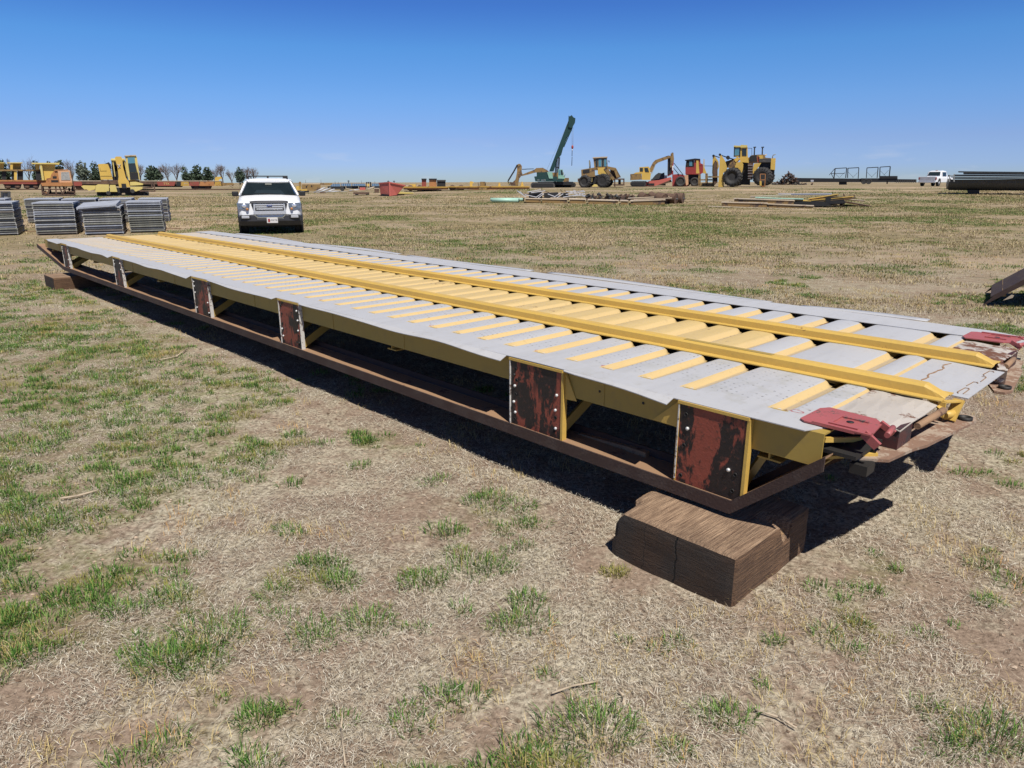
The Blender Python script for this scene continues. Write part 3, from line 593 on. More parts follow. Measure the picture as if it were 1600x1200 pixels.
# --- timbers
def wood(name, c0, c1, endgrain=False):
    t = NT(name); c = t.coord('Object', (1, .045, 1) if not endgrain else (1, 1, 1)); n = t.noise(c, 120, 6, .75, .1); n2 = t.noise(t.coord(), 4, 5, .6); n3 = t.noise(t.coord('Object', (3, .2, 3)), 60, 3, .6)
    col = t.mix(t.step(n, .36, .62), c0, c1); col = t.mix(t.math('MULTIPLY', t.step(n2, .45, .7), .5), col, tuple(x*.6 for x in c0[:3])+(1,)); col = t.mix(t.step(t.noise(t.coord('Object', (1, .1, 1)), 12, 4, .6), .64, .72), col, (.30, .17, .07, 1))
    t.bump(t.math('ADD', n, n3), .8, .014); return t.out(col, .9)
MWT = wood('weathered timber', (.125, .070, .040, 1), (.39, .265, .165, 1)); MWS = wood('shaded timber side', (.065, .033, .018, 1), (.22, .125, .066, 1))  # sides get a darker copy: their weaker light is painted in
def endwood():
    t = NT('shaded cracked end grain'); c = t.coord('Object', (.30, 1, 1.8), (0, .14, 0)); n = t.noise(c, 40, 7, .75, .5); n2 = t.noise(t.coord(), 5, 5, .6); v = t.n('TexVoronoi', feature='DISTANCE_TO_EDGE'); t.l(t.coord('Object', (1, 1, .5)), v.inputs['Vector']); v.inputs['Scale'].default_value = 9
    col = t.mix(n, (.008, .005, .004, 1), (.075, .042, .024, 1)); col = t.mix(t.step(n2, .4, .65), col, (.03, .024, .02, 1)); w1 = t.math('MULTIPLY', t.math('SUBTRACT', t.noise(t.coord('Object', (0, 0, 1)), 14, 3), .5), .05); q = t.sep(t.coord()); ck = [t.math('ABSOLUTE', t.math('SUBTRACT', t.math('ADD', q[0], w1), k)) for k in (.035, -.12, .16)]; c1 = t.math('MINIMUM', t.step(ck[0], .002, .006), t.step(ck[1], .0, .002)); w2 = t.math('MULTIPLY', t.math('SUBTRACT', t.noise(t.coord('Object', (1, 0, 0)), 7, 3), .5), .16); c2 = t.step(t.math('ABSOLUTE', t.math('SUBTRACT', t.math('ADD', q[2], w2), .02)), .0, .002); cr = t.math('MINIMUM', c1, c2); col = t.mix(cr, (.004, .003, .002, 1), col)
    t.bump(t.math('ADD', n, t.math('MULTIPLY', cr, .3)), .8, .015); return t.out(col, .9)
MWE = endwood()  # cracked end grain, near black because the face's shade is painted in
def timber(name, label, a0, a1, b0, b1, z1, seed, notch=None, rz=0.0, chip=.004, zb=-.03, loc=None, group=None):
    """rectangular timber whose length runs along b; local axes as the deck's"""
    c = loc if loc else dw((a0+a1)/2, (b0+b1)/2); m = MB(); L, W = b1-b0, a1-a0; rr = random.Random(seed)
    nu, nv, nz = 18, 26, 8
    def sh(u_, v_, w_):
        x = (u_-.5)*W; y = (v_-.5)*L; z = zb+(z1-zb)*w_
        eu = min(u_, 1-u_)*W; ev = min(v_, 1-v_)*L; ew = (1-w_)*(z1-zb); q = sorted((eu, ev, ew))
        r = .010; ex = max(0, 1-eu/r); ey = max(0, 1-ev/r); ez = max(0, 1-ew/r)
        k = chip*(1+1.6*float(lattice(x*7+seed*3+9, y*7+z*3+5, 1, seed)))
        if ez and (ex or ey): z -= k*ez*max(ex, ey)
        if ex: x -= math.copysign(k*ex*max(ez, ey)*.8, x)
        if ey: y -= math.copysign(k*ey*max(ez, ex)*.8, y)
        z += .002*float(lattice(x*22+50, y*5+50, 1, seed+1))-.001; y += (.006*float(lattice(x*11+30, z*14+30, 1, seed+2)) if ev < 1e-6 else 0); x += (.004*float(lattice(y*5+30, z*12+30, 1, seed+4))-.002 if eu < 1e-6 else 0)
        if notch: x, y, z = notch(u_, v_, w_, x, y, z)
        return (x, y, z)
    def patch(fn, n1, n2, mi):
        vs = [fn(i/n1, j/n2) for i in range(n1+1) for j in range(n2+1)]
        m.add(vs, [(i*(n2+1)+j, i*(n2+1)+j+1, (i+1)*(n2+1)+j+1, (i+1)*(n2+1)+j) for i in range(n1) for j in range(n2)], mi, False)
    patch(lambda s, t: sh(s, t, 1), nu, nv, 0); patch(lambda s, t: sh(s, t, 0), nu, nv, 0)
    patch(lambda s, t: sh(s, 0, t), nu, nz, 1); patch(lambda s, t: sh(s, 1, t), nu, nz, 1)
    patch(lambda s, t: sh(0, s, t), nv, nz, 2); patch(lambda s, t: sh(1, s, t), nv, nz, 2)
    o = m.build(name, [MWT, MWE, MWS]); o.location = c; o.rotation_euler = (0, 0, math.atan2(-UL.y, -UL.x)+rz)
    return tag(o, label, 'timber', group)
def nt1(u_, v_, w_, x, y, z):
    # local x grows towards the near end; chip the near top edge behind the chord and the far front corner
    b = y+(2.268+2.93)/2
    if u_ > .80 and w_ > .55: z -= .085*math.exp(-((b-2.70)/.035)**4)*(u_-.80)/.2*w_
    if u_ < .35 and v_ < .45: z -= (.045*max(0, 1-u_/.10))*max(0, 1-v_/.35)*w_ ; x += .0
    if u_ < .10 and w_ > .6 and v_ < .25: x += .02*(1-u_*10)*w_; z -= .012*(1-u_*10)
    return x, y, z
timber('timber_block', 'large square-cut weathered timber under the near corner of the steel deck', 1.125, 1.727, 2.268, 2.93, .205, 5, nt1, zb=-.05)
timber('timber_block', 'small brown timber block under the far left corner of the steel deck', 12.35, 12.95, 2.33, 3.15, .19, 12, zb=-.05)
timber('timber_beam', 'timber under the far corner of the deck nearest the grey panel stacks', 12.45, 12.75, 4.2, 5.5, .2, 15, zb=-.05)
# ---------------------------------------------------------------- machines and scrap in the yard
def solveY(px, py, y0=18, y1=420):
    Y = y0
    while Y < y1:
        if project(ground_at(px, Y))[1] <= py: return Y
        Y += .5
    return y1
def text_mesh(name, s, size, mat, parent, M, depth=.004):
    cu = bpy.data.curves.new(name, 'FONT'); cu.body = s; cu.size = size; cu.extrude = depth; cu.align_x = 'CENTER'; cu.align_y = 'CENTER'
    to = bpy.data.objects.new(name+'_tmp', cu); COL.objects.link(to); bpy.context.view_layer.update()
    me = bpy.data.meshes.new_from_object(to.evaluated_get(bpy.context.evaluated_depsgraph_get())); bpy.data.objects.remove(to)
    me.name = name; me.materials.clear(); me.materials.append(mat); me.transform(M); o = bpy.data.objects.new(name, me); COL.objects.link(o); o.parent = parent; return o
class Far:
    """a thing standing at the ground point seen at column px; outlines are given at that distance and get real depth"""
    def __init__(s, name, label, cat, px, py, Y=None, group=None):
        s.Y = Y or solveY(px, py); s.o = ground_at(px, s.Y); b = math.atan2(s.o.x, s.o.y); s.nv = Vector((math.sin(b), math.cos(b), 0)); s.rv = Vector((math.cos(b), -math.sin(b), 0))
        s.t = thing(name, label, cat, s.o, -b, group); s.dz = 0; s.dz = max(0, -s.W(px, py).z) if Y else -s.W(px, py).z; s.S = (s.W(px+1, py)-s.W(px, py)).x
    def W(s, px, py, dy=0.0):
        d = ray(px, py); c = Vector((0, 0, HC)); t = (s.o-c).dot(s.nv)/d.dot(s.nv); p = c+d*t-s.o; return Vector((p.dot(s.rv), dy, p.z+s.dz))
    def poly(s, name, mat, pts, y0, y1, parent=None, extra=None):
        m = MB(); m.prism([(s.W(*p).x, s.W(*p).z) for p in pts], 'y', y0, y1); return m.build(name, mat, parent or s.t)
    def polys(s, name, mat, lst, parent=None):
        if name not in ('frame', 'chassis', 'fork_carriage', 'lower_frame', 'fence_slats'):
            for pts, y0, y1 in lst: o = s.poly(name, mat, pts, y0, y1, parent)
            return o
        m = MB()
        for pts, y0, y1 in lst: m.prism([(s.W(*p).x, s.W(*p).z) for p in pts], 'y', y0, y1)
        return m.build(name, mat, parent or s.t)
    def rect(s, x0, y0, x1, y1): return [(x0, y0), (x1, y0), (x1, y1), (x0, y1)]
    def bars(s, name, mat, segs, wpx, dep=.1, dy=0.0, parent=None):
        m = MB()
        for a, b in segs: m.bar(s.W(*a, dy), s.W(*b, dy), dep, wpx*s.S, up=(0, 0, 1)) if abs(a[0]-b[0]) > abs(a[1]-b[1]) else m.bar(s.W(*a, dy), s.W(*b, dy), dep, wpx*s.S, up=(1, 0, 0))
        return m.build(name, mat, parent or s.t)
    def tubes(s, name, mat, segs, rpx, dy=0.0, parent=None, n=8):
        m = MB()
        for a, b in segs: m.tube(s.W(*a, dy), s.W(*b, dy), rpx*s.S, n=n)
        return m.build(name, mat, parent or s.t)
    def wheel(s, px, py, rpx, w, dy, rim=.5, mt=None, mr=None, lugs=0, sq=1.0, yaw=0.0):
        c = s.W(px, py, dy); r = rpx*s.S; e = thing_part('wheel', s.t, c, yaw)
        m = MB(); m.lathe([(r*rim, -w*.5), (r*.93, -w*.5), (r, -w*.36), (r, w*.36), (r*.93, w*.5), (r*rim, w*.5), (r*rim, -w*.5)], (0, 0, 0), 'y', 32)
        for i in range(lugs):
            t = 2*math.pi*i/lugs
            for sgn in (-1, 1):
                p = Vector((math.cos(t)*r*1.0, 0, math.sin(t)*r*1.0)); q = Vector((math.cos(t+.16)*r*1.0, sgn*w*.46, math.sin(t+.16)*r*1.0))
                m.bar(p, q, r*.09, r*.09, up=(math.cos(t), 0, math.sin(t)))
                m.bar(q, Vector((math.cos(t+.16)*r*.80, sgn*w*.51, math.sin(t+.16)*r*.80)), r*.09, r*.06, up=(0, 1, 0))
        m.build('tyre', mt or M_RUB, e)
        m = MB(); k = r*rim; m.lathe([(k, -w*.40), (k, -w*.44), (k*.86, -w*.45), (k*.8, -w*.30), (k*.45, -w*.28), (k*.4, -w*.36), (k*.001, -w*.36)], (0, 0, 0), 'y', 24); m.lathe([(k*.01, w*.3), (k, w*.3), (k, w*.44)], (0, 0, 0), 'y', 24); m.build('rim', mr or M_YM, e)
        return e
def thing_part(name, parent, loc, rz=0):
    o = bpy.data.objects.new(name, None); COL.objects.link(o); o.parent = parent; o.location = loc; o.rotation_euler = (0, 0, rz); o.empty_display_size = .1; return o
M_RUB = plain('dusty black rubber', (.035, .034, .033, 1), .85, 0, .4, 5)
M_YM = paint('machine yellow', (.62, .41, .085, 1), wear=.64, scale=1.6); M_YP = paint('pale machine yellow', (.62, .50, .16, 1), wear=.68, scale=2)
M_YB = paint('brownish worn yellow', (.27, .17, .06, 1), rust=(.06, .04, .03, 1), wear=.52, scale=2.2); M_OR = paint('rusty orange', (.42, .19, .065, 1), wear=.56, scale=2.5); M_PO = paint('faded pink orange', (.62, .36, .2, 1), wear=.66, scale=2)
M_GR = paint('dark green crane paint', (.008, .045, .042, 1), wear=.75, scale=1.4, rust=(.03, .03, .03, 1)); M_LG = paint('pale green paint', (.25, .46, .36, 1), wear=.72, scale=2)
M_BK = plain('black steel', (.02, .02, .021, 1), .6, .2, .4, 3); M_BR = paint('brown rust', (.12, .07, .045, 1), rust=(.05, .032, .025, 1), wear=.5, scale=2.5, rough=.8); M_RD = paint('machine red', (.33, .045, .04, 1), wear=.66, scale=2)
M_RR = paint('faded barn red', (.52, .13, .10, 1), wear=.70, scale=1.2); M_GL = plain('dark glass', (.02, .03, .035, 1), .12, 0, .2, 2); M_GB = plain('sky blue tinted glass', (.08, .22, .30, 1), .12, 0, .2, 2)
M_WH = plain('white vehicle paint', (.78, .79, .80, 1), .28, 0, .03, 2); M_CH = plain('chrome', (.72, .74, .78, 1), .18, .55, .05); M_SG = plain('galvanized steel', (.30, .30, .285, 1), .8, 0, .6, 9); M_SG2 = plain('weathered galvanized steel', (.22, .22, .185, 1), .8, 0, .6, 12)
M_BL = paint('trailer blue', (.07, .17, .30, 1), wear=.66, scale=1.5); M_MT = paint('mint green steel', (.38, .60, .48, 1), wear=.72, scale=2); M_TN = paint('bleached tan boards', (.52, .43, .31, 1), rust=(.2, .13, .08, 1), wear=.56, scale=2)
M_LS = plain('light grey steel', (.50, .51, .54, 1), .5, .2, .3, 3); M_DG = paint('dark dusty grey steel', (.06, .06, .058, 1), rust=(.10, .08, .065, 1), wear=.6, scale=2)
M_RF = paint('railcar red', (.26, .06, .04, 1), wear=.56, scale=1.2); M_YF = paint('railcar yellow', (.44, .27, .05, 1), wear=.55, scale=1.2)
# --- green crawler crane
f = Far('crawler_crane', 'dark green telescopic crawler crane with raised boom and hanging hook', 'crane', 865, 293)
def crawler(F_, x0, x1, y0, y1, d0, d1):
    r = (y1-y0)/2; n = 8; pts = [(x1-r+r*math.sin(math.pi*i/n), (y0+y1)/2-r*math.cos(math.pi*i/n)) for i in range(n+1)]+[(x0+r-r*math.sin(math.pi*i/n), (y0+y1)/2+r*math.cos(math.pi*i/n)) for i in range(n+1)]
    e = F_.poly('crawler_track', M_DG, pts, d0, d1)
    inner = [((x-(x0+x1)/2)*.9+(x0+x1)/2, (y-(y0+y1)/2)*.55+(y0+y1)/2) for x, y in pts]; F_.poly('track_frame', M_BK, inner, d0-.06, d0-.003, e)
    m = MB(); L = [Vector((F_.W(*p).x, 0, F_.W(*p).z)) for p in pts]
    for i in range(len(L)):
        a, b = L[i], L[(i+1) % len(L)]; k = max(1, int((b-a).length/.16))
        for j in range(k):
            p = a+(b-a)*(j/k); m.bar(p+Vector((0, d0-.02, 0)), p+Vector((0, d1+.02, 0)), .06, .05)
    m.build('track_shoes', M_BR if (x1+x0) % 2 > 1 else M_DG, e); return e
crawler(f, 830, 867, 285, 294, -1.7, -1.0); crawler(f, 866, 900, 285, 293.5, .7, 1.4)
f.poly('carbody', M_BK, [(840, 284), (895, 284), (893, 289), (845, 289)], -1.0, .7)
f.poly('engine_house', M_GR, [(835, 276), (839, 275.5), (839, 269.5), (857, 269), (857, 276), (871, 276), (871, 283.5), (837, 283.5)], -1.3, 1.3)
f.poly('side_panel', M_LG, [(855, 269.2), (863, 269), (864, 279), (858, 279)], -1.36, -1.303)
f.poly('lower_panel', M_LG, [(872, 275), (883, 275.5), (882, 279.5), (872, 279)], -1.3, .2); f.poly('cab_base', M_GR, [(872, 279), (882, 279.5), (879, 284), (870, 284)], -1.28, 1.0)
c_ = f.poly('cab', M_LG, [(872, 265), (879, 265), (880.5, 275), (872, 275)], -1.25, .1); f.poly('cab_window', M_GB, [(873, 266), (875.2, 266), (875.6, 273), (873, 273)], -1.29, -1.253, c_); f.poly('cab_window', M_GL, [(876, 266), (878.4, 266), (879.8, 273), (876.4, 273)], -1.29, -1.253, c_)
f.poly('toolbox', M_YB, f.rect(881, 278, 889, 285), .2, 1.2)
b_ = f.poly('boom', M_GR, [(858, 268), (888, 189), (895, 199), (887, 214), (880, 231), (877, 242), (871, 249), (865, 268)], -.3, .3)
f.poly('boom_head', M_GR, [(888, 190), (888.5, 181), (890, 182.5), (893, 180.3), (896, 184), (899, 185.3), (898.3, 192), (893.5, 200.5), (888, 199)], -.42, .42, b_)
f.bars('boom_strut', M_GR, [((894, 201), (888, 214)), ((888, 214), (881, 230)), ((888, 206), (885, 215)), ((889, 212), (886, 213))], 1.2, .12, -.32, b_)
f.bars('luffing_cylinder', M_BK, [((868, 287), (871, 247)), ((871.5, 287), (874.5, 246)), ((869, 262), (874, 262)), ((871, 270), (873, 246))], 1.4, .16, -.5); f.bars('luffing_cylinder', M_BK, [((866, 286), (869, 252))], 1.6, .16, .5)
f.tubes('hoist_rope', M_SG2, [((893.8, 200), (893.8, 228)), ((895.6, 199), (895.2, 228))], .16, 0); f.tubes('guy_rope', M_SG2, [((853, 269), (887, 192))], .12, -.35)
m = MB(); m.sphere(f.W(894.4, 230), 2.1*f.S, (.85, .6, 1.4)); h_ = m.build('hook_block', M_RD, f.t); f.tubes('chain', M_BK, [((894, 233), (893.8, 244)), ((893.9, 245), (893.4, 259))], .45, 0, h_); f.tubes('shackle', M_LS, [((894.1, 233), (894, 236.5))], .6, 0, h_)
f.bars('mirror', M_BK, [((883, 273), (881, 276))], .7, .05, -1.3)
text_mesh('lettering', 'KATO', 2.6*f.S, M_LS, f.t, Matrix.Translation(f.W(849.5, 281.6, -1.31))@Matrix.Rotation(math.pi/2, 4, 'X')); text_mesh('lettering', 'HD', 2.4*f.S, M_LS, f.t, Matrix.Translation(f.W(841.5, 281.4, -1.31))@Matrix.Rotation(math.pi/2, 4, 'X'))
# --- yellow excavator half hidden by the crane
f = Far('excavator', 'brown and yellow excavator reaching its folded arm out to the left of the green crane', 'excavator', 822, 291, 96)
f.poly('stick', M_YB, [(807.5, 258), (810, 256.5), (813, 256.5), (815.5, 260), (815, 268), (816.5, 273), (811.5, 279), (809, 291), (801.5, 290), (806, 279), (808, 268)], -.25, .25)
f.poly('bucket', M_BR, [(796, 284.5), (801, 285.5), (804, 282), (806, 290.5), (798, 290.5)], -.7, .7); f.bars('bucket_cylinder', M_BK, [((808.5, 258), (802, 270)), ((802.5, 269), (794, 283))], 2.2, .2, -.3); f.bars('bucket_link', M_YP, [((793.5, 283), (796, 290))], 1.8, .3)
f.poly('boom', M_YB, [(815, 273.5), (826, 269), (834, 266), (838, 263), (848, 262.5), (856, 267), (862, 276), (852, 276), (846, 270), (836, 270), (826, 273), (815, 275.5)], -.3, .3)
f.bars('stick_cylinder', M_BK, [((815.5, 265), (822, 264.8)), ((821, 264.7), (834, 264.3))], 1.0, .15, -.32); f.poly('upper_body', M_YB, f.rect(850, 270, 880, 284), -1.2, 1.4); f.poly('crawler_track', M_DG, f.rect(848, 285, 884, 291), -1.5, 1.5)
# --- wheel loader
f = Far('wheel_loader', 'dirty brown and yellow wheel loader standing right of the green crane', 'wheel loader', 932, 293)
f.poly('engine_hood', M_YB, [(908.3, 265.5), (922, 263.2), (929, 262), (930, 276), (922, 277), (915, 273), (909, 278)], -1.2, 1.2); f.poly('hood_panel', M_BK, [(911, 266), (921.5, 264.5), (921.5, 270), (911, 271)], -1.23, -1.203); f.poly('counterweight', M_BR, f.rect(903, 279, 910, 284), -1.0, 1.0)
f.poly('frame', M_BK, [(920, 276), (956, 270), (958, 283), (940, 288), (918, 288)], -.8, .8); f.poly('front_body', M_YM, [(934, 262.5), (945, 262), (957, 276), (953, 283), (934, 272)], -1.0, 1.0)
c_ = f.poly('cab', M_YB, [(927, 246.5), (948, 245.5), (949.5, 262.5), (944, 266), (929, 266)], -.9, .9); f.poly('cab_roof', M_TN, [(926, 246.2), (949, 245), (949, 246.6), (926, 247.8)], -1.05, 1.05, c_)
for a, b in ((931, 934), (935.2, 939.7), (940.6, 943), (943.8, 947.6)): f.poly('cab_window', M_GB if a in (935.2, 943.8) else M_GL, f.rect(a, 248.5, b, 260.5), -.94, -.903, c_)
f.bars('lift_arm', M_YB, [((945, 263), (959, 281)), ((947, 262), (962, 265)), ((961, 265), (965, 277))], 4.2, .3, -.9); f.bars('lift_arm', M_YB, [((947, 263), (961, 281))], 4.0, .3, .8)
f.poly('coupler', M_BR, [(953, 265), (963, 264), (966, 270), (970, 277), (958, 281), (955, 273)], -.6, .6); f.polys('fork_carriage', M_BR, [(f.rect(959, 279, 975, 281), -1.5, 1.5), (f.rect(959, 288, 975, 290), -1.5, 1.5), (f.rect(959, 280, 961, 292), -1.5, -1.3), (f.rect(973, 280, 975, 289), -1.5, -1.3), (f.rect(966, 281, 970, 289), -.2, 0)])
f.poly('exhaust_pipe', M_SG2, [(920, 251), (921.5, 250), (922.8, 254), (922.8, 263), (920.6, 263)], -.1, .1); f.bars('mirror', M_BK, [((951.5, 251.5), (951.5, 254.5)), ((949, 252), (951, 252))], .9, .1, -1); f.bars('ladder', M_YP, [((925.4, 271), (925, 284)), ((922.5, 283.5), (925, 283.8))], .6, .1, -1.1)
f.poly('mudguard', M_BR, [(910, 275.5), (914, 273.5), (920, 275), (921, 278), (909, 278)], -1.35, -.8)
for (x, y, r, dy) in ((914.5, 284, 9.3, -1.25), (942.5, 282.6, 10.3, -1.25), (919, 283.5, 9, 1.1), (948, 282.5, 10, 1.1)): f.wheel(x, y, r, .62, dy, .48, None, M_YB, 16, yaw=-.45)
f = Far('scrap_block', 'small yellow steel block lying between the wheels of the brown wheel loader', 'scrap', 928, 293, 88); f.poly('block', M_YP, [(923, 292.5), (925, 288), (932, 288), (934, 292.5)], -1.2, -.4)
# --- yellow excavator behind the red mast
f = Far('excavator', 'bright yellow tracked excavator with its boom raised behind the red mast', 'excavator', 1000, 292, 90)
crawler(f, 985, 1009, 283.5, 291.5, -1.6, -1.0); crawler(f, 988, 1012, 283.5, 291.5, .9, 1.5)
f.poly('counterweight', M_YB, [(985, 272.5), (1002, 271.5), (1003, 281), (985, 282)], -1.4, 1.4); f.poly('upper_body', M_YM, [(990, 272), (994, 270), (1001, 269.4), (1017, 271), (1015.5, 281.5), (1003, 281.5), (1002.6, 272)], -1.3, 1.3)
c_ = f.poly('cab', M_YM, [(999, 262), (1013, 260.8), (1015.5, 264), (1016, 271), (999, 271)], -1.2, .1); f.poly('cab_window', M_GL, f.rect(1000, 263, 1004.5, 268.6), -1.24, -1.203, c_); f.poly('cab_window', M_GL, [(1007, 263), (1012, 263), (1014, 269.5), (1008, 269.5)], -1.24, -1.203, c_)
f.poly('boom', M_YB, [(1013, 268), (1020, 254.5), (1024, 250.5), (1044, 243.5), (1048, 244), (1047, 247.5), (1028, 254.5), (1024, 258), (1018, 270)], -.3, .3); f.poly('stick', M_YB, [(1048, 241), (1050, 238.8), (1052, 239), (1053, 250), (1049, 262), (1047, 262)], -.25, .25)
f.bars('boom_cylinder', M_SG, [((1018, 272), (1023.5, 259))], 1, .12, -.4)
f = Far('scrap_heap', 'grey heap of scrap buckets between the yellow excavator and the red mast', 'scrap', 1030, 291, 92); f.polys('bucket_shell', M_DG, [([(1018, 281), (1024, 273.5), (1029, 270), (1034, 271), (1038, 269.6), (1039, 281)], -.8, .8), ([(1014, 289), (1018, 279.5), (1040, 279.5), (1040, 290)], -.9, .6)]); f.poly('white_sheet', M_WH, f.rect(1038, 274, 1042, 281), -1, -.9)
# --- red mast machine
f = Far('container_handler', 'red container handler with tall dark mast and white wheel rim', 'forklift', 1060, 291.5)
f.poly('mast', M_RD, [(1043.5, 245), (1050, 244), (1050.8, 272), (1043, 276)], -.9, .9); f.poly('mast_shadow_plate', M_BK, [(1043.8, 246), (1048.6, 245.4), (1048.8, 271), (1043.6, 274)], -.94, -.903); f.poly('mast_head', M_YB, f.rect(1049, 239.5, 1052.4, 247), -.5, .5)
f.poly('mast_rail', M_RD, [(1050.6, 246), (1053.2, 248), (1052.4, 258), (1052, 276), (1050.6, 276)], -1.0, -.6); f.poly('white_plate', M_WH, [(1050.5, 259.5), (1052.4, 259), (1052, 266), (1050.5, 267)], -1.05, -1.003)
f.bars('stay', M_BK, [((1053, 255), (1067, 273)), ((1052, 262), (1061, 273))], 1.0, .12, -.7); f.poly('body', M_RD, [(1050.5, 273), (1060, 272), (1068, 273), (1073, 281), (1074.5, 291), (1050.5, 291)], -.7, 1.2)
f.wheel(1063, 283.6, 8.0, .7, -1.1, .52, None, M_LS, 0); f.poly('step', M_PO, [(1069, 274), (1075, 273.5), (1075.5, 288), (1072, 290)], -1.0, -.6)
f.poly('spreader_arm', M_RR, [(1008, 291), (1009, 286), (1016, 282.6), (1030, 281.4), (1048, 276.8), (1050, 280), (1036, 286), (1024, 290.5)], -1.4, -1.0); f.poly('spreader_arm', M_BR, [(1014, 290), (1024, 284), (1048, 281), (1050, 284), (1030, 290)], -.6, .3); f.poly('spreader_box', M_BK, f.rect(1012, 286.5, 1023, 289.5), -1.45, -1.403)
f = Far('cab_tractor', 'red machine with a tall dark windowed cab between the mast and the big loader', 'tractor', 1082, 291, 94)
f.poly('body', M_RD, [(1071, 262), (1084, 261), (1085, 250), (1094, 250), (1094.5, 256), (1098, 257), (1099, 270), (1094, 273), (1071, 273)], -1.0, 1.0); c_ = f.poly('cab', M_BK, [(1072.5, 251), (1084.5, 250), (1084.5, 262), (1071, 262)], -1.0, .9); f.poly('cab_window', M_GB, f.rect(1077, 252, 1081.6, 260), -1.04, -1.003, c_); f.poly('cab_roof', M_BK, [(1070.5, 250.6), (1086, 248.4), (1094, 249), (1094, 250.6), (1070.5, 251.6)], -1.15, 1.1, c_)
f.poly('undercarriage', M_BK, [(1072, 273), (1095, 272), (1094, 290.5), (1080, 290.5)], -.7, .9); f.wheel(1085, 284.5, 7, .6, -.95, .45, None, M_YB); f.wheel(1074, 285, 6, .5, .6, .45, None, M_YB)
f = Far('fork_attachment', 'yellow upright fork attachment standing left of the big yellow loader', 'attachment', 1097, 291.5, 88)
f.poly('tine', M_YM, [(1088, 251), (1091.4, 251), (1092, 262), (1093, 271), (1087.6, 271)], -.2, .2); f.poly('tine', M_YM, [(1099.4, 248.6), (1100.6, 248.6), (1100.8, 262), (1104, 271), (1098.4, 271)], -.2, .2); f.bars('crossbar', M_BK, [((1090, 259), (1122, 259.6))], .7, .1)
f.polys('lower_frame', M_YB, [(f.rect(1091, 272, 1095, 290), -.3, .3), (f.rect(1102, 271, 1106, 290), -.3, .3), (f.rect(1091, 280, 1113, 282), -.2, .2), (f.rect(1093, 286, 1116, 291), -.6, .6)])
# --- big yellow loader
f = Far('wheel_loader', 'huge yellow wheel loader with two exhaust stacks and tall fork plates at its front', 'wheel loader', 1162, 292)
f.poly('chassis', M_BK, [(1140, 262), (1158, 252), (1172, 254), (1172, 289), (1140, 288)], -.6, .9); f.poly('front_fender', M_YM, [(1148, 262), (1151, 254.5), (1159, 253), (1161.5, 257), (1161, 264), (1158.5, 273), (1157, 267), (1153, 262.5)], -1.5, -.5)
f.poly('lift_arm', M_YB, [(1137, 262), (1140, 256), (1150, 247), (1156.5, 249), (1147, 261.5), (1143, 264)], -1.1, -.7); f.poly('lift_arm', M_YM, [(1147, 250), (1152, 245.5), (1156.5, 248.5), (1150, 254)], -1.15, -1.103); f.poly('lift_arm', M_YB, [(1128, 262), (1134, 252), (1150, 247), (1152, 252), (1138, 262)], .7, 1.1)
f.bars('tilt_cylinder', M_BK, [((1127, 243), (1136, 246)), ((1135, 246), (1148, 249.6))], 1.5, .2, -.3); f.bars('tilt_cylinder', M_BK, [((1115, 243), (1124, 246))], 1.3, .2, .7); m = MB(); m.tube(f.W(1137.5, 246.5, -.8), f.W(1137.5, 246.5, .8), 3*f.S); m.build('pivot', M_BK, f.t)
def forkplate(pts, d0, d1):
    o = f.poly('fork_plate', M_YM, pts, d0, d1); return o
o = forkplate([(1125.6, 244), (1127.5, 243), (1131, 248), (1133.5, 252), (1136.5, 262), (1136, 266), (1130.5, 271), (1132, 291.5), (1123, 292.5), (1124.6, 262)], -1.7, -1.3); m = MB(); m.tube(f.W(1125.5, 242.5, -1.75), f.W(1125.5, 242.5, -1.2), 1.9*f.S); m.build('pin', M_BK, o)
o = forkplate([(1113.5, 244), (1117, 244.5), (1122, 252), (1123, 260), (1118.4, 271), (1112.4, 271)], .5, .9); m = MB(); m.tube(f.W(1114.5, 243.4, .4), f.W(1114.5, 243.4, 1.0), 2*f.S); m.build('pin', M_BK, o); f.poly('fork_plate', M_BR, [(1117, 250), (1121, 254), (1121, 285), (1116, 289), (1114, 272)], .0, .4)
f.polys('fork_frame', M_YB, [(f.rect(1113, 271, 1117, 289), .3, .7), (f.rect(1102, 275.5, 1124, 277.5), -.2, .2)])
c_ = f.poly('cab', M_YM, [(1147.5, 230.5), (1157, 229), (1168, 230), (1168.5, 246), (1171, 247), (1171, 255), (1157, 253.5), (1155, 245.5), (1146.5, 245)], -.95, .9); f.poly('cab_window', M_GB, [(1148.6, 232), (1155.6, 231.6), (1155.2, 243), (1147.8, 243.6)], -.99, -.953, c_); f.poly('cab_window', M_GL, f.rect(1159.6, 233, 1166.4, 244), -.99, -.953, c_); f.bars('window_frame', M_BK, [((1147.6, 229.5), (1147.2, 245)), ((1156.6, 229), (1156.2, 245))], 1.3, .08, -1.0, c_)
f.poly('cab_roof', M_YP, [(1146.6, 230), (1147, 228), (1157, 228.4), (1158, 227), (1167.6, 227.6), (1168, 231), (1157.4, 231.4), (1157, 230.6)], -1.1, 1.05, c_); f.bars('handrail', M_BK, [((1163, 232), (1175, 232.4)), ((1174.6, 232), (1174.6, 246))], .6, .08, -.9)
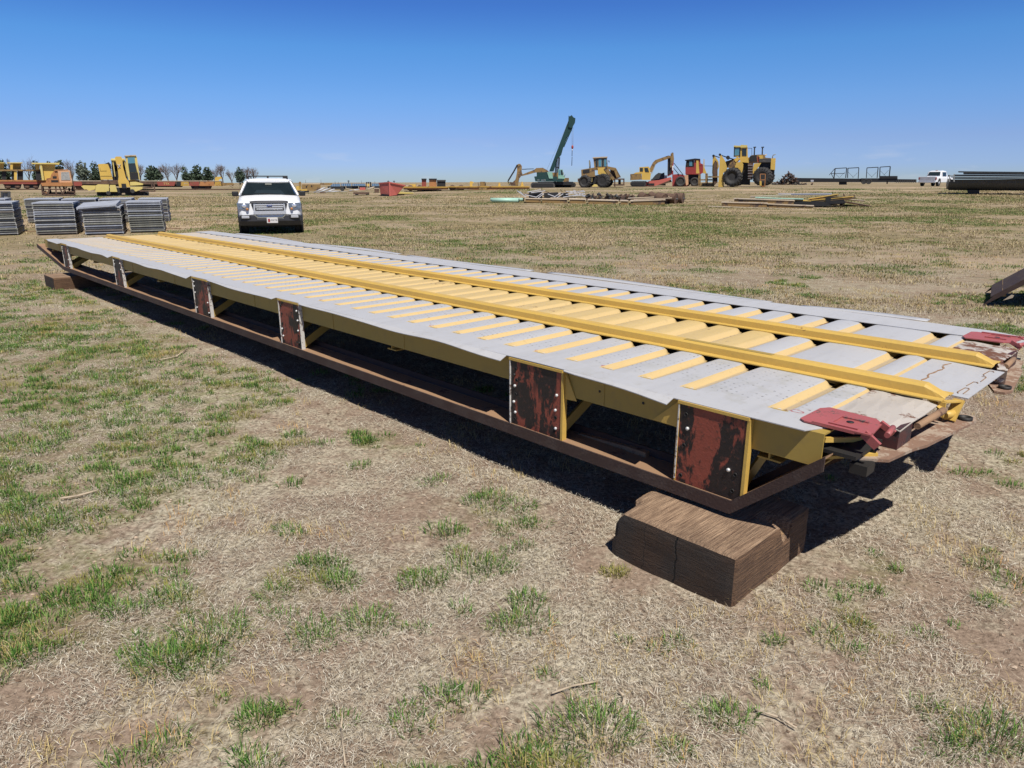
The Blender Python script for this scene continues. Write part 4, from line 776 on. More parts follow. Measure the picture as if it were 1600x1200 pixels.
f.poly('engine_hood', M_YB, [(1170, 247), (1174, 243), (1186, 242), (1194, 242), (1196, 247), (1204, 247.4), (1204, 254), (1171, 255)], -1.0, 1.0); f.poly('side_tank', M_DG, [(1186, 248.6), (1204, 248), (1204, 254), (1186, 254)], -1.2, -1.003); f.poly('engine', M_BK, [(1172, 244), (1182, 242.5), (1182, 253), (1172, 253)], -1.08, -1.003); f.poly('engine_cover', M_YM, f.rect(1185.6, 243.4, 1191.6, 251.6), -1.1, -1.003); f.bars('hose', M_RD, [((1183, 245), (1184, 254)), ((1186.6, 246), (1184.6, 254))], .9, .05, -1.1)
f.poly('radiator_guard', M_YM, [(1204.4, 248), (1211.4, 247.6), (1210.4, 266), (1203.4, 265)], -1.1, 1.1); f.poly('rear_frame', M_BK, [(1186, 254.4), (1204, 254.4), (1203, 265), (1210, 266), (1209, 276), (1200, 277), (1186, 268)], -.8, .9)
f.poly('rear_fender', M_YM, [(1178, 256), (1189, 255), (1186, 260), (1182, 265), (1180, 270), (1176.4, 276), (1176, 266)], -1.4, -.6); f.poly('stair', M_BR, [(1168.6, 255.5), (1177, 255.5), (1175.6, 281), (1168.6, 281)], -1.35, -.9); f.bars('stair_step', M_LS, [((1168.4, y), (1176, y)) for y in (259, 263, 267, 271, 275.5, 279)], .35, .1, -1.4)
for x in (1179, 1191.4): o = f.tubes('exhaust_stack', M_BK, [((x, 231.5), (x-.6, 244))], .95); f.poly('rain_cap', M_BK, [(x-2, 229.6), (x+2.6, 229.2), (x+2.2, 231), (x-1.6, 231.4)], -.14, .14, o)
f.tubes('intake_pipe', M_SG2, [((1206.6, 247.6), (1207.4, 243)), ((1207.4, 243), (1211.6, 241.4))], .7, -.6); f.tubes('intake_pipe', M_YM, [((1193, 244), (1197.6, 242))], .7, -.6)
for (x, y, r, dy) in ((1145, 276.8, 14.2, -1.6), (1191, 276, 14.0, -1.5), (1152, 276.5, 14, 1.3), (1196, 276, 14, 1.3)): f.wheel(x, y, r, .95, dy, .38, None, M_YM, 18, yaw=-.22)
f = Far('steel_stand', 'small rusty yellow stand leaning at the rear wheel of the huge yellow loader', 'stand', 1192, 292, 82); f.bars('frame', M_OR, [((1188, 272), (1196, 272)), ((1188, 272), (1188, 290)), ((1196, 272), (1195, 291)), ((1187, 283), (1190, 291)), ((1189, 291), (1195, 291)), ((1188, 281), (1196, 281))], 1.1, .1); f.poly('plate', M_YM, f.rect(1187, 283, 1190, 290), -.1, .0)
# --- scrap mound, beam row, hoop trailer
f = Far('scrap_pile', 'dark rusty mound of scrap between the huge loader and the long black beams', 'scrap pile', 1232, 290, 118); rr = random.Random(2); m = MB()
for i in range(170):
    x = rr.gauss(0, 1.1); top = 1.7*math.exp(-(x/1.15)**2)+.15; z = rr.random()*top; c = Vector((x-.1, rr.uniform(-.9, .9), z)); d = Vector((rr.uniform(-1, 1), rr.uniform(-1, 1), rr.uniform(-.5, .5))).normalized()*rr.uniform(.15, .5); m.bar(c-d, c+d, rr.uniform(.05, .3), rr.uniform(.03, .2), rr.randrange(2))
m.build('heap', [M_BR, M_DG], f.t)
f = Far('steel_beam_row', 'long low row of black steel beams on the right skyline behind the hoop trailer', 'beams', 1340, 286, 140); f.polys('beam', M_BK, [([(1242, 278), (1300, 278.6), (1432, 280.2), (1432, 284.6), (1242, 284.6)], 0, .6)]); f.polys('fence_slats', M_DG, [(f.rect(x, 279+(x-1242)*.01, x+1.2, 285.6), -.2, -.05) for x in range(1400, 1432, 3)]); f.poly('white_box', M_LS, f.rect(1267, 281, 1271.4, 284), -.6, -.1)
f = Far('flatbed_trailer', 'black flatbed trailer carrying four square steel hoops on the right skyline', 'trailer', 1350, 289, 112)
f.polys('chassis', M_BK, [([(1291, 283), (1310, 280), (1345, 279), (1345, 283.6), (1310, 284)], -.9, .9), (f.rect(1345, 278.6, 1402, 282.6), -1.0, 1.0), (f.rect(1374, 275, 1402, 279), -1.1, 1.1)]); f.poly('support_block', M_BK, f.rect(1311, 283, 1323, 288.6), -.6, .6); f.bars('jack', M_BK, [((1386, 282), (1386, 287.4))], 2, .2, -.5)
for pts in ([(1303, 279), (1305, 263.4), (1323, 262.4), (1321.4, 278)], [(1324.4, 278), (1325, 263), (1342, 262), (1341, 279)], [(1353.6, 278), (1354.6, 262.4), (1372, 261.4), (1370.4, 278)], [(1374.4, 276), (1375, 261.2), (1391, 260.2), (1389.4, 275)]):
    o = f.bars('hoop', M_BK, list(zip(pts, pts[1:])), 1.25, .14, -.8); f.bars('hoop_leg', M_BK, [(pts[0], pts[1]), (pts[2], pts[3])], 1.0, .12, .8, o); f.bars('hoop_brace', M_BK, [((pts[0][0]+1, pts[0][1]-9), (pts[0][0]+9, pts[0][1]-1)), ((pts[3][0]-1, pts[3][1]-9), (pts[3][0]-9, pts[3][1]-1))], .4, .05, -.7, o)
f.bars('front_frame', M_BK, [((1296, 273.6), (1304.6, 263.6)), ((1298, 271), (1320, 271.2)), ((1299, 271), (1303, 279))], .9, .1, -.8)
for x in (1350, 1357.4): f.wheel(x, 283.4, 4.6, .3, -1.1, .6, None, M_LS); f.wheel(x, 283.4, 4.6, .3, 1.0, .6, None, M_LS)
# --- white pickup seen from behind
def pickup():
    Y = 92; o = ground_at(1461, Y); t = thing('pickup_truck', 'white pickup truck parked with its grey tailgate towards us on the right', 'pickup truck', o, math.radians(-50))
    k = .95
    def P(name, mat, fn, parent=None): m = MB(); fn(m); ob = m.build(name, mat, parent or t); ob.scale = (1, 1, 1); return ob
    def body(m):
        R_ = [(-1.0, .52), (-1.0, .95), (-.95, 1.12), (.95, 1.12), (1.0, .95), (1.0, .52)]
        m.loft([[(x*s, y, z if z < 1.1 else zt) for x, z in R_] for y, s, zt in ((-2.7, .97, 1.14), (-2.6, 1, 1.15), (0, 1, 1.15), (1.2, 1, 1.15), (1.6, 1, 1.12), (2.7, .97, 1.05), (2.95, .85, .95))], smooth=False)
    P('body', M_WH, body)
    P('tailgate', M_LS, lambda m: m.bbox(-.86, .86, -2.76, -2.71, .60, 1.13, .02)); P('rear_bumper', M_CH, lambda m: m.bbox(-.98, .98, -2.86, -2.70, .42, .58, .03))
    for s in (-1, 1): P('tail_lamp', M_RD, lambda m: m.bbox(s*.97-.07, s*.97+.05, -2.75, -2.6, .78, 1.08, .01))
    def cabf(m): m.loft([[(-.93*a, y, 1.15), (-.80*a, y, z-.08), (-.66*a, y, z), (.66*a, y, z), (.80*a, y, z-.08), (.93*a, y, 1.15)] for y, z, a in ((-.95, 1.2, 1), (-.62, 1.80, .96), (.0, 1.88, .97), (.75, 1.84, .97), (1.45, 1.18, 1))], smooth=False)
    c = P('cab', M_WH, cabf); 
    P('rear_window', M_GL, lambda m: m.add([(-.72, -.955, 1.28), (.72, -.955, 1.28), (.62, -.72, 1.72), (-.62, -.72, 1.72), (-.72, -.90, 1.28), (.72, -.90, 1.28), (.62, -.66, 1.72), (-.62, -.66, 1.72)], [(0,1,2,3),(7,6,5,4),(0,4,5,1),(1,5,6,2),(2,6,7,3),(3,7,4,0)]), c)
    for s in (-1, 1):
        for y0, y1 in ((-.55, -.12), (-.05, .55)): P('side_window', M_GL, lambda m: m.add([(s*x, y, z) for x, y, z in [(.945, y0, 1.2), (.945, y1, 1.2), (.86, y1-.02, 1.68), (.86, y0+.06, 1.68), (.85, y0, 1.2), (.85, y1, 1.2), (.76, y1-.02, 1.68), (.76, y0+.06, 1.68)]], [(0,1,2,3),(7,6,5,4),(0,4,5,1),(1,5,6,2),(2,6,7,3),(3,7,4,0)]), c)
        P('side_mirror', M_BK, lambda m: m.bbox(s*1.0, s*1.2, .85, .95, 1.15, 1.35, .02), c)
    for s in (-1, 1):
        for y in (-1.65, 1.75):
            P('wheel_arch', M_BK, lambda m: m.lathe([(.46, -.02), (.46, .02)], (s*.992, y, .50), 'x', 24))
            e = thing_part('wheel', t, (s*.90, y, .40)); m = MB(); m.lathe([(.22, -.13), (.38, -.13), (.40, -.09), (.40, .09), (.38, .13), (.22, .13), (.22, -.13)], (0, 0, 0), 'x', 24); m.build('tyre', M_RUB, e); m = MB(); m.lathe([(.22, -.11), (.05, -.125), (.001, -.125)], (0, 0, 0), 'x', 20); m.lathe([(.22, .11), (.05, .125), (.001, .125)], (0, 0, 0), 'x', 20); m.build('rim', M_LS, e)
    P('roof_light', M_OR, lambda m: m.bbox(-.12, .12, -.3, -.2, 1.87, 1.93, .01), c)
pickup()
# --- stack of dark corrugated steel at the right edge
f = Far('steel_trough', 'dark ribbed half-round steel trough at the right edge resting on a block', 'trough', 1560, 304)
x0 = f.W(1484, 283).x; x1 = f.W(1760, 283).x; zc = f.W(1500, 281).z; R0 = f.W(1500, 281).z-f.W(1500, 297.5).z
m = MB(); n = 14; rings = []; k = int((x1-x0)/.075)
for i in range(k+1):
    x = x0+(x1-x0)*i/k; r = R0*(1+(.03 if i % 2 else 0)); rings.append([(x, math.cos(math.pi*j/n)*r*1.1, zc-math.sin(math.pi*j/n)**.8*r) for j in range(n+1)])
m.loft(rings, close=True, smooth=False); m.build('ribbed_shell', M_DG, f.t)
m = MB(); m.loft([[(x, math.cos(math.pi*j/n)*R0*1.12, zc-math.sin(math.pi*j/n)**.8*R0*.98+.05) for j in range(n+1)] for x in (x0-.14, x0-.01)], smooth=False); m.build('end_plate', M_SG, f.t)
m = MB(); m.lathe([(.2, -.16), (.2, -.141), (.001, -.141)], (x0-.02, -.3, zc-.3), 'x', 16); m.build('end_cap', M_WH, f.t); f.poly('support_block', M_BK, [(1511, 297), (1530, 297), (1530, 304.4), (1513, 304.4)], -.6, .6)
for i, (y, xa, hh, d0, d1) in enumerate([(279.4, 1490, 1.4, -1.15, 1.0), (277.4, 1487, 1.3, -1.2, .9), (274.6, 1492, 2.2, -1.05, 1.0), (271.6, 1506, 2.4, -1.1, .8), (269.2, 1498, 1.5, -.9, .7)]):
    g_ = Far('steel_sheet', ['lowest', 'second lowest', 'middle', 'second highest', 'topmost'][i]+' long dark steel sheet stacked on the ribbed trough at the right edge', 'steel sheet', 1560, 304, None, 'long steel sheets stacked on the ribbed trough')
    g_.poly('sheet', M_DG if i != 1 else M_SG2, [(xa, y-hh*.5), (1760, y+2.6-hh*.5), (1760, y+2.6+hh*.45), (xa, y+hh*.45)], d0, d1)
    g_.poly('sheet_lip', M_SG2, [(xa, y-hh*.5-.3), (1760, y+2.3-hh*.5), (1760, y+2.5-hh*.5), (xa, y-hh*.5)], d0-.03, d0+.02)
f = Far('loading_frame', 'small blue grey steel frame at the left end of the stacked dark sheets', 'steel frame', 1492, 304, 54.6); f.polys('frame', M_SG, [(f.rect(1483, 274.5, 1484.6, 284), -.5, -.3), (f.rect(1483, 274, 1492, 275), -.5, -.3), (f.rect(1490, 272, 1491.6, 284), -.5, -.3)])
# --- tilted dark ramp plate at the right edge of the picture
p0 = Vector((6.24, 9.2, 0)); t_ = thing('ramp_plate', 'dark tilted steel ramp plate rising out of the frame at the right edge', 'ramp plate', (p0.x, p0.y, gz(p0.x, p0.y)-.01), math.radians(-34))
SL = .80
m = MB(); m.prism([(-.02, 0), (1.6, 1.6*SL-.03), (1.6, 1.6*SL+.09), (.10, .16)], 'y', 0, .014); m.prism([(-.02, 0), (1.6, 1.6*SL-.03), (1.6, 1.6*SL+.09), (.10, .16)], 'y', 1.3, 1.314); m.prism([(.06, .125), (1.6, 1.6*SL+.065), (1.6, 1.6*SL+.075), (.06, .135)], 'y', .014, 1.3); m.build('plate', MRC, t_)
for i in range(4): x = .2+i*.38; m = MB(); m.bar((x, .02, x*SL+.03), (x, 1.29, x*SL+.03), .05, .08); m.build('rib', M_YB, t_)
m = MB(); m.prism([(.20, .10), (.30, .145), (.31, .18), (.28, .185)], 'y', -.006, -.001); m.build('light_spot', M_TN, t_)  # small pale piece standing in for a light spot on the plate's side
m = MB(); m.box(1.25, 1.55, .1, 1.2, -.05, .95); o = m.build('timber_block', MWT); o.location = t_.location; o.rotation_euler = t_.rotation_euler; tag(o, 'timber block propping the dark tilted ramp plate beyond the right edge', 'timber')
# --- long row of scrap in the middle distance
def box_beam(name, label, cat, x0, x1, yt0, yt1, hpx, Y, depth, mt, ms, group=None, rz=0):
    """flat beam or deck piece lying on the ground: pale top, darker flange side"""
    f = Far(name, label, cat, (x0+x1)/2, 300, Y, group); f.dz = 0
    a = f.W(x0, yt0); b = f.W(x1, yt1); m = MB(); h = hpx*f.S*1.04; zb = 0 if hpx > 3 else None
    m.prism([(a.x, a.z), (b.x, b.z), (b.x, b.z-.035), (a.x, a.z-.035)], 'y', 0, depth); m.build('top_plate', mt, f.t)
    m = MB(); m.prism([(a.x+.05, a.z-.0355), (b.x-.05, b.z-.0355), (b.x-.05, b.z-h), (a.x+.05, a.z-h)], 'y', .04, .07)
    m.prism([(a.x+.05, a.z-.0355), (b.x-.05, b.z-.0355), (b.x-.05, b.z-h), (a.x+.05, a.z-h)], 'y', depth-.07, depth-.04); m.prism([(a.x+.02, a.z-h), (b.x-.02, b.z-h), (b.x-.02, b.z-h-.02), (a.x+.02, a.z-h-.02)], 'y', .0, depth*.9); m.build('side_flange', ms, f.t)
    return f
SEG = [(820, 846, 310, 310.6, 5, 47, 'short tan deck piece touching the mint green pipe'), (846, 887, 310.6, 311.4, 5.5, 46.6, 'tan deck piece second in the scrap row behind the steel deck'), (889, 916, 311, 311.6, 5.5, 46, 'tan deck piece near the middle of the scrap row'),
       (918, 967, 312, 313.6, 6, 44.6, 'longest tan deck piece in the scrap row'), (969, 982, 313.4, 313.8, 6.5, 43.6, 'shortest tan deck piece in the scrap row'), (984, 1040, 314, 312, 6.5, 43, 'tan deck piece at the right end of the scrap row before the wheels')]
for x0, x1, a, b, h, Y, lab in SEG: box_beam('deck_piece', lab, 'deck piece', x0, x1, a, b, h, Y, 2.0, M_TN, M_YB, 'tan deck pieces in the scrap row')
for x0, x1, a, b, Y, lab in [(981, 1046, 309.5, 306.5, 45, 'long bleached board lying askew on the right end of the scrap row'), (990, 1050, 311.5, 309, 44.2, 'lower bleached board on the right end of the scrap row'), (860, 905, 308.8, 309.4, 48, 'bleached board behind the tan deck pieces')]:
    box_beam('board', lab, 'board', x0, x1, a, b, 2, Y, .8, M_TN, M_BR, 'bleached boards on the scrap row')
f = Far('steel_pipe', 'mint green half pipe lying at the left end of the scrap row', 'pipe', 790, 315.5, 47.5); m = MB(); m.tube(f.W(768, 312.6, 0), f.W(810, 313.2, 0), .13, n=14); m.tube(f.W(766, 312, .35), f.W(817, 312, .45), .11, n=14); m.build('pipe', M_MT, f.t); m = MB(); m.tube(f.W(810.05, 313.2, 0), f.W(811.4, 313.3, 0), .125, n=14); m.tube(f.W(817.05, 312, .45), f.W(819, 312.2, .45), .11, n=12); m.build('pipe_end', M_BK, f.t)
rr = random.Random(5)
f = Far('truss_heap', 'heap of grey and white angle irons over black plates behind the tan deck pieces', 'scrap', 860, 309, 48.5)
f.polys('black_plate', M_BK, [([(826, 300.5), (846, 300), (848, 313), (826, 313)], .2, .6), ([(850, 301.5), (872, 300.6), (874, 313), (850, 313)], .2, .6), ([(876, 302), (888, 301), (889, 313), (878, 313)], .2, .6)])
f.bars('angle_iron', M_LS, [((808, 298), (822, 308)), ((812, 299), (818, 305)), ((824, 300), (845, 296.4)), ((830, 301), (852, 298)), ((838, 308), (848, 301)), ((841, 309), (850, 302.5)), ((866, 308), (876, 301)), ((870, 309), (880, 302.6)), ((884, 299), (914, 299.4)), ((884, 304), (912, 297.6)), ((888, 299), (914, 307)), ((880, 308), (914, 302)), ((896, 297), (914, 306)), ((820, 304), (838, 308)), ((892, 306), (915, 305)), ((856, 303), (868, 307.6))], 1.1, .14, 0)
f.bars('rusty_iron', M_BR, [((815, 303), (900, 309)), ((852, 308), (915, 308)), ((846, 297), (858, 301)), ((875, 296), (879, 300)), ((882, 297), (886, 301)), ((909, 296), (912, 300)), ((810, 301), (809, 297)), ((830, 309.6), (850, 309.2))], 1.0, .12, .3)
f = Far('scrap_iron_heap', 'low heap of rusty iron lumps behind the longest tan deck piece', 'scrap', 945, 309, 49); m = MB()
for i in range(120):
    px = rr.uniform(916, 992); top = 3.5+3.5*math.exp(-((px-940)/14)**2)+1.2*math.sin(px); c = f.W(px, 312-rr.random()*(top+3), rr.uniform(-.5, .5)); d = Vector((rr.uniform(-1, 1), rr.uniform(-1, 1), rr.uniform(-.6, .6))).normalized()*rr.uniform(.05, .18); m.bar(c-d, c+d, rr.uniform(.04, .16), rr.uniform(.04, .16), rr.randrange(2))
m.build('heap', [M_BR, M_DG], f.t)
WG = 'rusty steel wheel rings in the scrap row'
WL = ['large rusty wheel ring leaning furthest left among the rings', 'second rusty wheel ring from the left lying half sunk', 'rusty ring standing highest at the back of the ring group', 'broad rusty ring in front below the highest ring', 'upright rusty ring second from the right', 'upright rusty ring at the right end of the scrap row']
for (px, py, r, Y, yaw, lean), lab in zip([(1007, 304, 8.5, 46, .5, .5), (1022, 304, 8.5, 46.4, .6, .7), (1038, 301.5, 8, 47, .9, .2), (1034, 306, 9, 44.6, .7, .5), (1051, 304.6, 8.6, 45, 1.0, .1), (1062, 303, 9, 45.4, 1.1, .05)], WL):
    f = Far('wheel_ring', lab, 'wheel ring', px, 311, Y, WG); e = f.t; S = f.S; R_ = r*S; e.location = f.o+Vector((0, 0, R_*.85)); e.rotation_euler = (lean*.4, 0, yaw)
    m = MB(); m.lathe([(R_, -.28), (R_*.86, -.28), (R_*.84, .0), (R_*.86, .28), (R_, .28), (R_*.97, .22), (R_*.93, 0), (R_*.97, -.22), (R_, -.28)], (0, 0, 0), 'y', 28); m.build('rim', M_BR, e); m = MB(); m.lathe([(R_*.84, .02), (R_*.3, .06), (R_*.3, .16), (.01, .16)], (0, 0, 0), 'y', 24); m.tube((0, -.4, 0), (0, .5, 0), R_*.14); m.build('hub', M_DG, e)
# --- pile of yellow beams in the right middle distance
BG = 'yellow brown steel beams stacked in a low pile'
for x0, x1, a, b, h, Y, dp, mt, ms, lab in [(1106, 1262, 322, 327, 2.4, 39.5, .5, M_TN, M_BR, 'lowest and longest thin beam at the front of the yellow beam pile'), (1127, 1200, 315.6, 317.4, 5.6, 40.2, .9, M_TN, M_YB, 'left half of the second layer of the yellow beam pile'), (1198, 1272, 318.4, 321.4, 5.4, 40.0, .9, M_TN, M_YB, 'right half of the second layer of the yellow beam pile'),
        (1146, 1242, 310, 313, 5.6, 41.2, 1.2, M_TN, M_YB, 'deep brown beam in the third layer of the yellow beam pile'), (1240, 1310, 312.6, 315.4, 5, 41.4, 1.2, M_YM, M_YB, 'dark shaded beam at the right of the third layer'), (1180, 1256, 308.4, 310.8, 1.6, 42, 1.0, M_MT, M_BR, 'thin mint green plate lying on the yellow beam pile'),
        (1172, 1236, 307, 303.6, 1.6, 43, .8, M_TN, M_TN, 'pale board sloping up on the back of the yellow beam pile'), (1216, 1300, 302.6, 302, 1.8, 44, .6, M_LS, M_LS, 'light grey beam along the back top of the yellow beam pile')]:
    box_beam('steel_beam', lab, 'beam', x0, x1, a, b, h, Y, dp, mt, ms, BG)
for x0, x1, a, b, h, Y, lab in [(1263, 1310, 310.5, 303, 3, 41.6, 'bright yellow slab tilted on the pile, upper of two'), (1268, 1334, 312.6, 306.5, 3, 41, 'bright yellow slab tilted on the pile, lower of two'), (1306, 1362, 312, 322, 1.8, 41.5, 'dark beam sloping down to the ground at the right tip of the pile'), (1300, 1352, 309.6, 313, 1.6, 42.5, 'pale board at the right end of the yellow beam pile')]:
    box_beam('steel_slab', lab, 'slab', x0, x1, a, b, h, Y, .8, M_YM if 'yellow s' in lab else (M_BR if 'dark' in lab else M_TN), M_YB, 'tilted slabs on the yellow beam pile')
f = Far('rail_stub', 'short rusty rail pieces on the right shoulder of the yellow beam pile', 'scrap', 1325, 322, 42.2); f.dz = 0; f.bars('rail', M_BR, [((1310, 309), (1336, 306)), ((1314, 313), (1337, 309)), ((1312, 320), (1340, 322)), ((1298, 318), (1320, 318)), ((1318, 303), (1320, 309))], 2.2, .2)
f = Far('pile_shade_block', 'black blocks filling in the shade under the yellow beam pile', 'blocks', 1255, 327, 41.2); f.polys('block', M_BK, [([(1240, 319), (1286, 318), (1300, 325), (1240, 327)], .1, .8), (f.rect(1150, 316, 1240, 325), .3, .8), ([(1290, 312), (1316, 311), (1322, 321), (1290, 323)], .4, .8)])  # black blocks added as the pile's shade and to prop its beams
# --- red hopper and the scrap behind the white car
f = Far('hopper_bin', 'faded red wedge-shaped steel hopper standing on the dirt', 'hopper', 612, 306)
a = f.W(592.5, 286.5); b = f.W(608.6, 285.2, -1.2); c = f.W(632, 290, .0); d = f.W(620, 304.6, -.4); e_ = f.W(609.4, 306, -1.2); g_ = f.W(594.6, 305, 0)
bk = [Vector((c.x+.1, 1.9, c.z)), Vector((a.x+.3, 2.2, a.z))]; bb = [Vector((d.x, 1.4, 0)), Vector((g_.x+.2, 1.8, 0))]
m = MB(); m.add([a, b, c, bk[0], bk[1], g_, e_, d, bb[0], bb[1]], [(0, 1, 6, 5), (1, 2, 7, 6), (2, 3, 8, 7), (3, 4, 9, 8), (4, 0, 5, 9), (5, 6, 7, 8, 9)]); o = m.build('hopper_shell', M_RR, f.t); md = o.modifiers.new('wall', 'SOLIDIFY'); md.thickness = .04
m = MB(); 
for p, q in ((a, b), (b, c), (b, e_), (c, bk[0]), (a, bk[1])): m.bar(p, q, .10, .10)
m.build('rim_bar', M_RR, f.t); m = MB(); m.bar(g_+Vector((.1, -.1, .05)), e_+Vector((-.1, .1, .05)), .1, .12); m.build('skid', M_BK, f.t)
for nm, lab, cat, px, py, Y, parts_ in [
    ('tank_trailer', 'beige curtain trailer with a pale strip for its sunlit roof edge behind the white car', 'trailer', 486, 299, 92, [('box', M_YB, (472, 289, 501, 299), 2), ('roof', M_TN, (471, 287.6, 501, 289), 2.2), ('rail', M_YB, (500, 287.6, 519, 290), 1.6)]),  # paler roof colour paints in the light on the trailer's top
    ('box_trailer', 'blue trailer nearest the beige one in the scrap yard behind the white car', 'trailer', 524, 298, 100, [('box', M_BL, (517, 289, 532, 293), 2), ('chassis', M_BK, (512, 293, 540, 297), 1.6)]),
    ('box_trailer', 'longest blue trailer in the scrap yard behind the white car', 'trailer', 545, 298, 100, [('box', M_BL, (533.5, 289, 549, 293), 2), ('chassis', M_BK, (541, 293, 560, 297), 1.6)]),
    ('box_trailer', 'short blue trailer beside the black and yellow box', 'trailer', 556, 298, 100, [('box', M_BL, (550.5, 289.5, 571, 293), 2), ('chassis', M_BK, (561, 293, 572, 297.4), 1.6)]),
    ('generator_box', 'black box with a yellow panel among the blue trailers', 'box', 576, 298, 95, [('box', M_BK, (572, 286.4, 580, 295), 1.2)]),
    ('box_trailer', 'blue trailer just left of the red hopper', 'trailer', 586, 298, 100, [('box', M_BL, (581, 290, 592, 294), 2), ('chassis', M_BK, (580, 294, 595, 297), 1.6)]),
    ('crate', 'pink crate lying in the scrap left of the red hopper', 'crate', 566, 300, 84, [('box', M_RR, (562, 294, 571, 298), 1.2)]),
    ('crate', 'brown steel box touching the left side of the red hopper', 'box', 588, 303.6, 72, [('box', M_BR, (585, 297, 592.4, 303), 1.0), ('lid', M_TN, (584.6, 296.2, 592.4, 297), 1.1)]),
    ('low_trailer', 'low dark trailer frame on the dirt in front of the pink crate', 'trailer', 564, 305, 66, [('frame', M_BR, (552, 300.6, 577, 303.4), 1.4), ('axle', M_BK, (555, 303, 560, 305.4), 1.2), ('axle', M_BK, (572, 303, 577, 305.4), 1.2)]),
    ('railcar_part', 'small yellow machine base right beside the mirror of the white car', 'machine', 470, 301, 78, [('base', M_BK, (465, 298, 483, 300.6), 1.2), ('block', M_YM, (470, 296, 480, 298), 1), ('post', M_YB, (467, 284, 470.4, 298), .8), ('engine', M_YM, (463, 291, 470, 297), 1.1)])]:
    f = Far(nm, lab, cat, px, py, Y)
    for q, mt, (x0, y0, x1, y1), dp in parts_:
        o = f.poly(q, mt, f.rect(x0, y0, x1, y1), 0, dp)
        if q in ('box',) and 'blue' in lab:
            for k in range(int(x0)+2, int(x1), 3): f.poly('side_post', M_LS, f.rect(k, y0, k+.5, y1), -.06, -.003, o)
    if nm == 'generator_box': f.poly('yellow_panel', M_YM, f.rect(573, 289, 578, 293.4), -.05, -.003)
    if 'beige' in lab: f.poly('opening', M_BK, f.rect(478, 291.5, 480, 294), -.04, -.003); f.poly('opening', M_BK, f.rect(486, 290.6, 488, 293), -.04, -.003)
f = Far('wheel', 'loose white-rimmed wheel lying in the scrap behind the white car', 'wheel', 535, 301, 86); f.wheel(535, 297.6, 3.2, .3, 0, .55, None, M_WH)
for i, (x0, y0, x1, y1, mt) in enumerate([(490, 301, 507, 293, M_LS), (494, 302, 512, 295, M_LS), (500, 301.6, 516, 294, M_SG), (506, 302, 522, 296, M_LS), (512, 301, 528, 299.5, M_LS), (540, 296, 562, 301, M_TN), (545, 300, 560, 297.6, M_LS), (571, 299.6, 584, 294.4, M_TN), (520, 300, 544, 301.6, M_SG), (542, 302, 558, 301, M_BR)]):
    LB = ['pale pipe leaning furthest left in the pipe heap', 'pale pipe leaning second in the pipe heap', 'dull steel pipe leaning in the middle of the pipe heap', 'pale pipe leaning furthest right in the pipe heap', 'short pale pipe lying flat right of the pipe heap', 'tan plank sloping down right of the loose wheel', 'thin pale rod crossing the tan plank', 'pale plank tilted up against the scrap beside the pink crate', 'dull pipe flat on the ground below the loose wheel', 'rusty bar on the ground left of the low dark trailer']
    f = Far('scrap_pipe', LB[i], 'pipe', (x0+x1)/2, 301.5, 80+i*.5, 'pipes and planks scattered in the scrap yard'); o = f.tubes('pipe', mt, [((x0, y0), (x1, y1)), ((x0+1.5, y0+.2), (x1+1.5, y1+.3))], .55)
f = Far('angle_heap', 'small dark block under the pipe heap behind the white car', 'scrap', 505, 303, 76); f.poly('block', M_BR, f.rect(500, 301.4, 509, 303.4), 0, .6)
for i, (x0, x1, y0, y1, mt, Y, lab) in enumerate([(632, 672, 299, 301, M_DG, 84, 'dark steel sheet lying just right of the red hopper'), (646, 690, 303.6, 302, M_SG, 76, 'blue grey steel sheet nearest us right of the red hopper'), (655, 680, 301, 300.6, M_LS, 80, 'pale steel sheet between the darker ones right of the hopper'), (672, 698, 300.6, 299.6, M_DG, 84, 'dark steel sheet furthest right of the red hopper'), (614, 646, 305, 304, M_YP, 66, 'yellow plank on the ground in front of the red hopper'), (664, 697, 298, 298.6, M_LS, 92, 'pale sheet lying under the end of the orange flatcar')]):
    f = Far('steel_sheet', lab, 'steel sheet', (x0+x1)/2, 304, Y, 'steel sheets lying right of the red hopper'); f.dz = 0; a = f.W(x0, y0); b = f.W(x1, y1); zz = max(0, min(a.z, b.z)-.0); g0 = 0
    m = MB(); m.prism([(a.x, .25), (b.x, .12), (b.x, .06), (a.x, .05)], 'y', -.8, .8); m.prism([(a.x+.4, .05), (b.x-.5, .06), (b.x-.5, 0), (a.x+.4, 0)], 'y', -.6, .6); m.build('sheet', mt, f.t)
# --- railway flatcars
def bogie(f, x0, x1, y0, y1):
    e = f.poly('bogie', M_BK, [(x0, y0), (x1, y0), (x1-2, y1-2), (x0+2, y1-2)], -1.0, 1.0)
    for x in (x0+(x1-x0)*.24, x1-(x1-x0)*.24):
        m = MB(); m.lathe([(.001, -.06), (.30, -.06), (.30, .06), (.001, .06)], f.W(x, y1-.31/f.S, -1.06), 'y', 18); m.build('rail_wheel', M_BR, e)
f = Far('flatcar', 'red and yellow railway flatcar with lettering in front of the tree line', 'flatcar', 250, 297, 98)
f.poly('deck', M_TN, f.rect(112, 282.4, 345, 283.4), -1.3, 1.3); f.poly('side_sill', M_BR, f.rect(112, 283.5, 346, 288), -1.25, 1.25)
for x0, x1, mt in ((116, 130, M_RF), (244, 275, M_RF), (275, 282, M_BK), (282, 295, M_YF), (295, 311, M_RF), (311, 334, M_OR), (334, 345, M_YF)): f.poly('side_panel', mt, [(x0+1, 284), (x1-1, 284), (x1-(3 if x1 == 275 else 0), 290.5), (x0+(3 if x0 == 244 else 0), 290.5)], -1.31, -1.253)
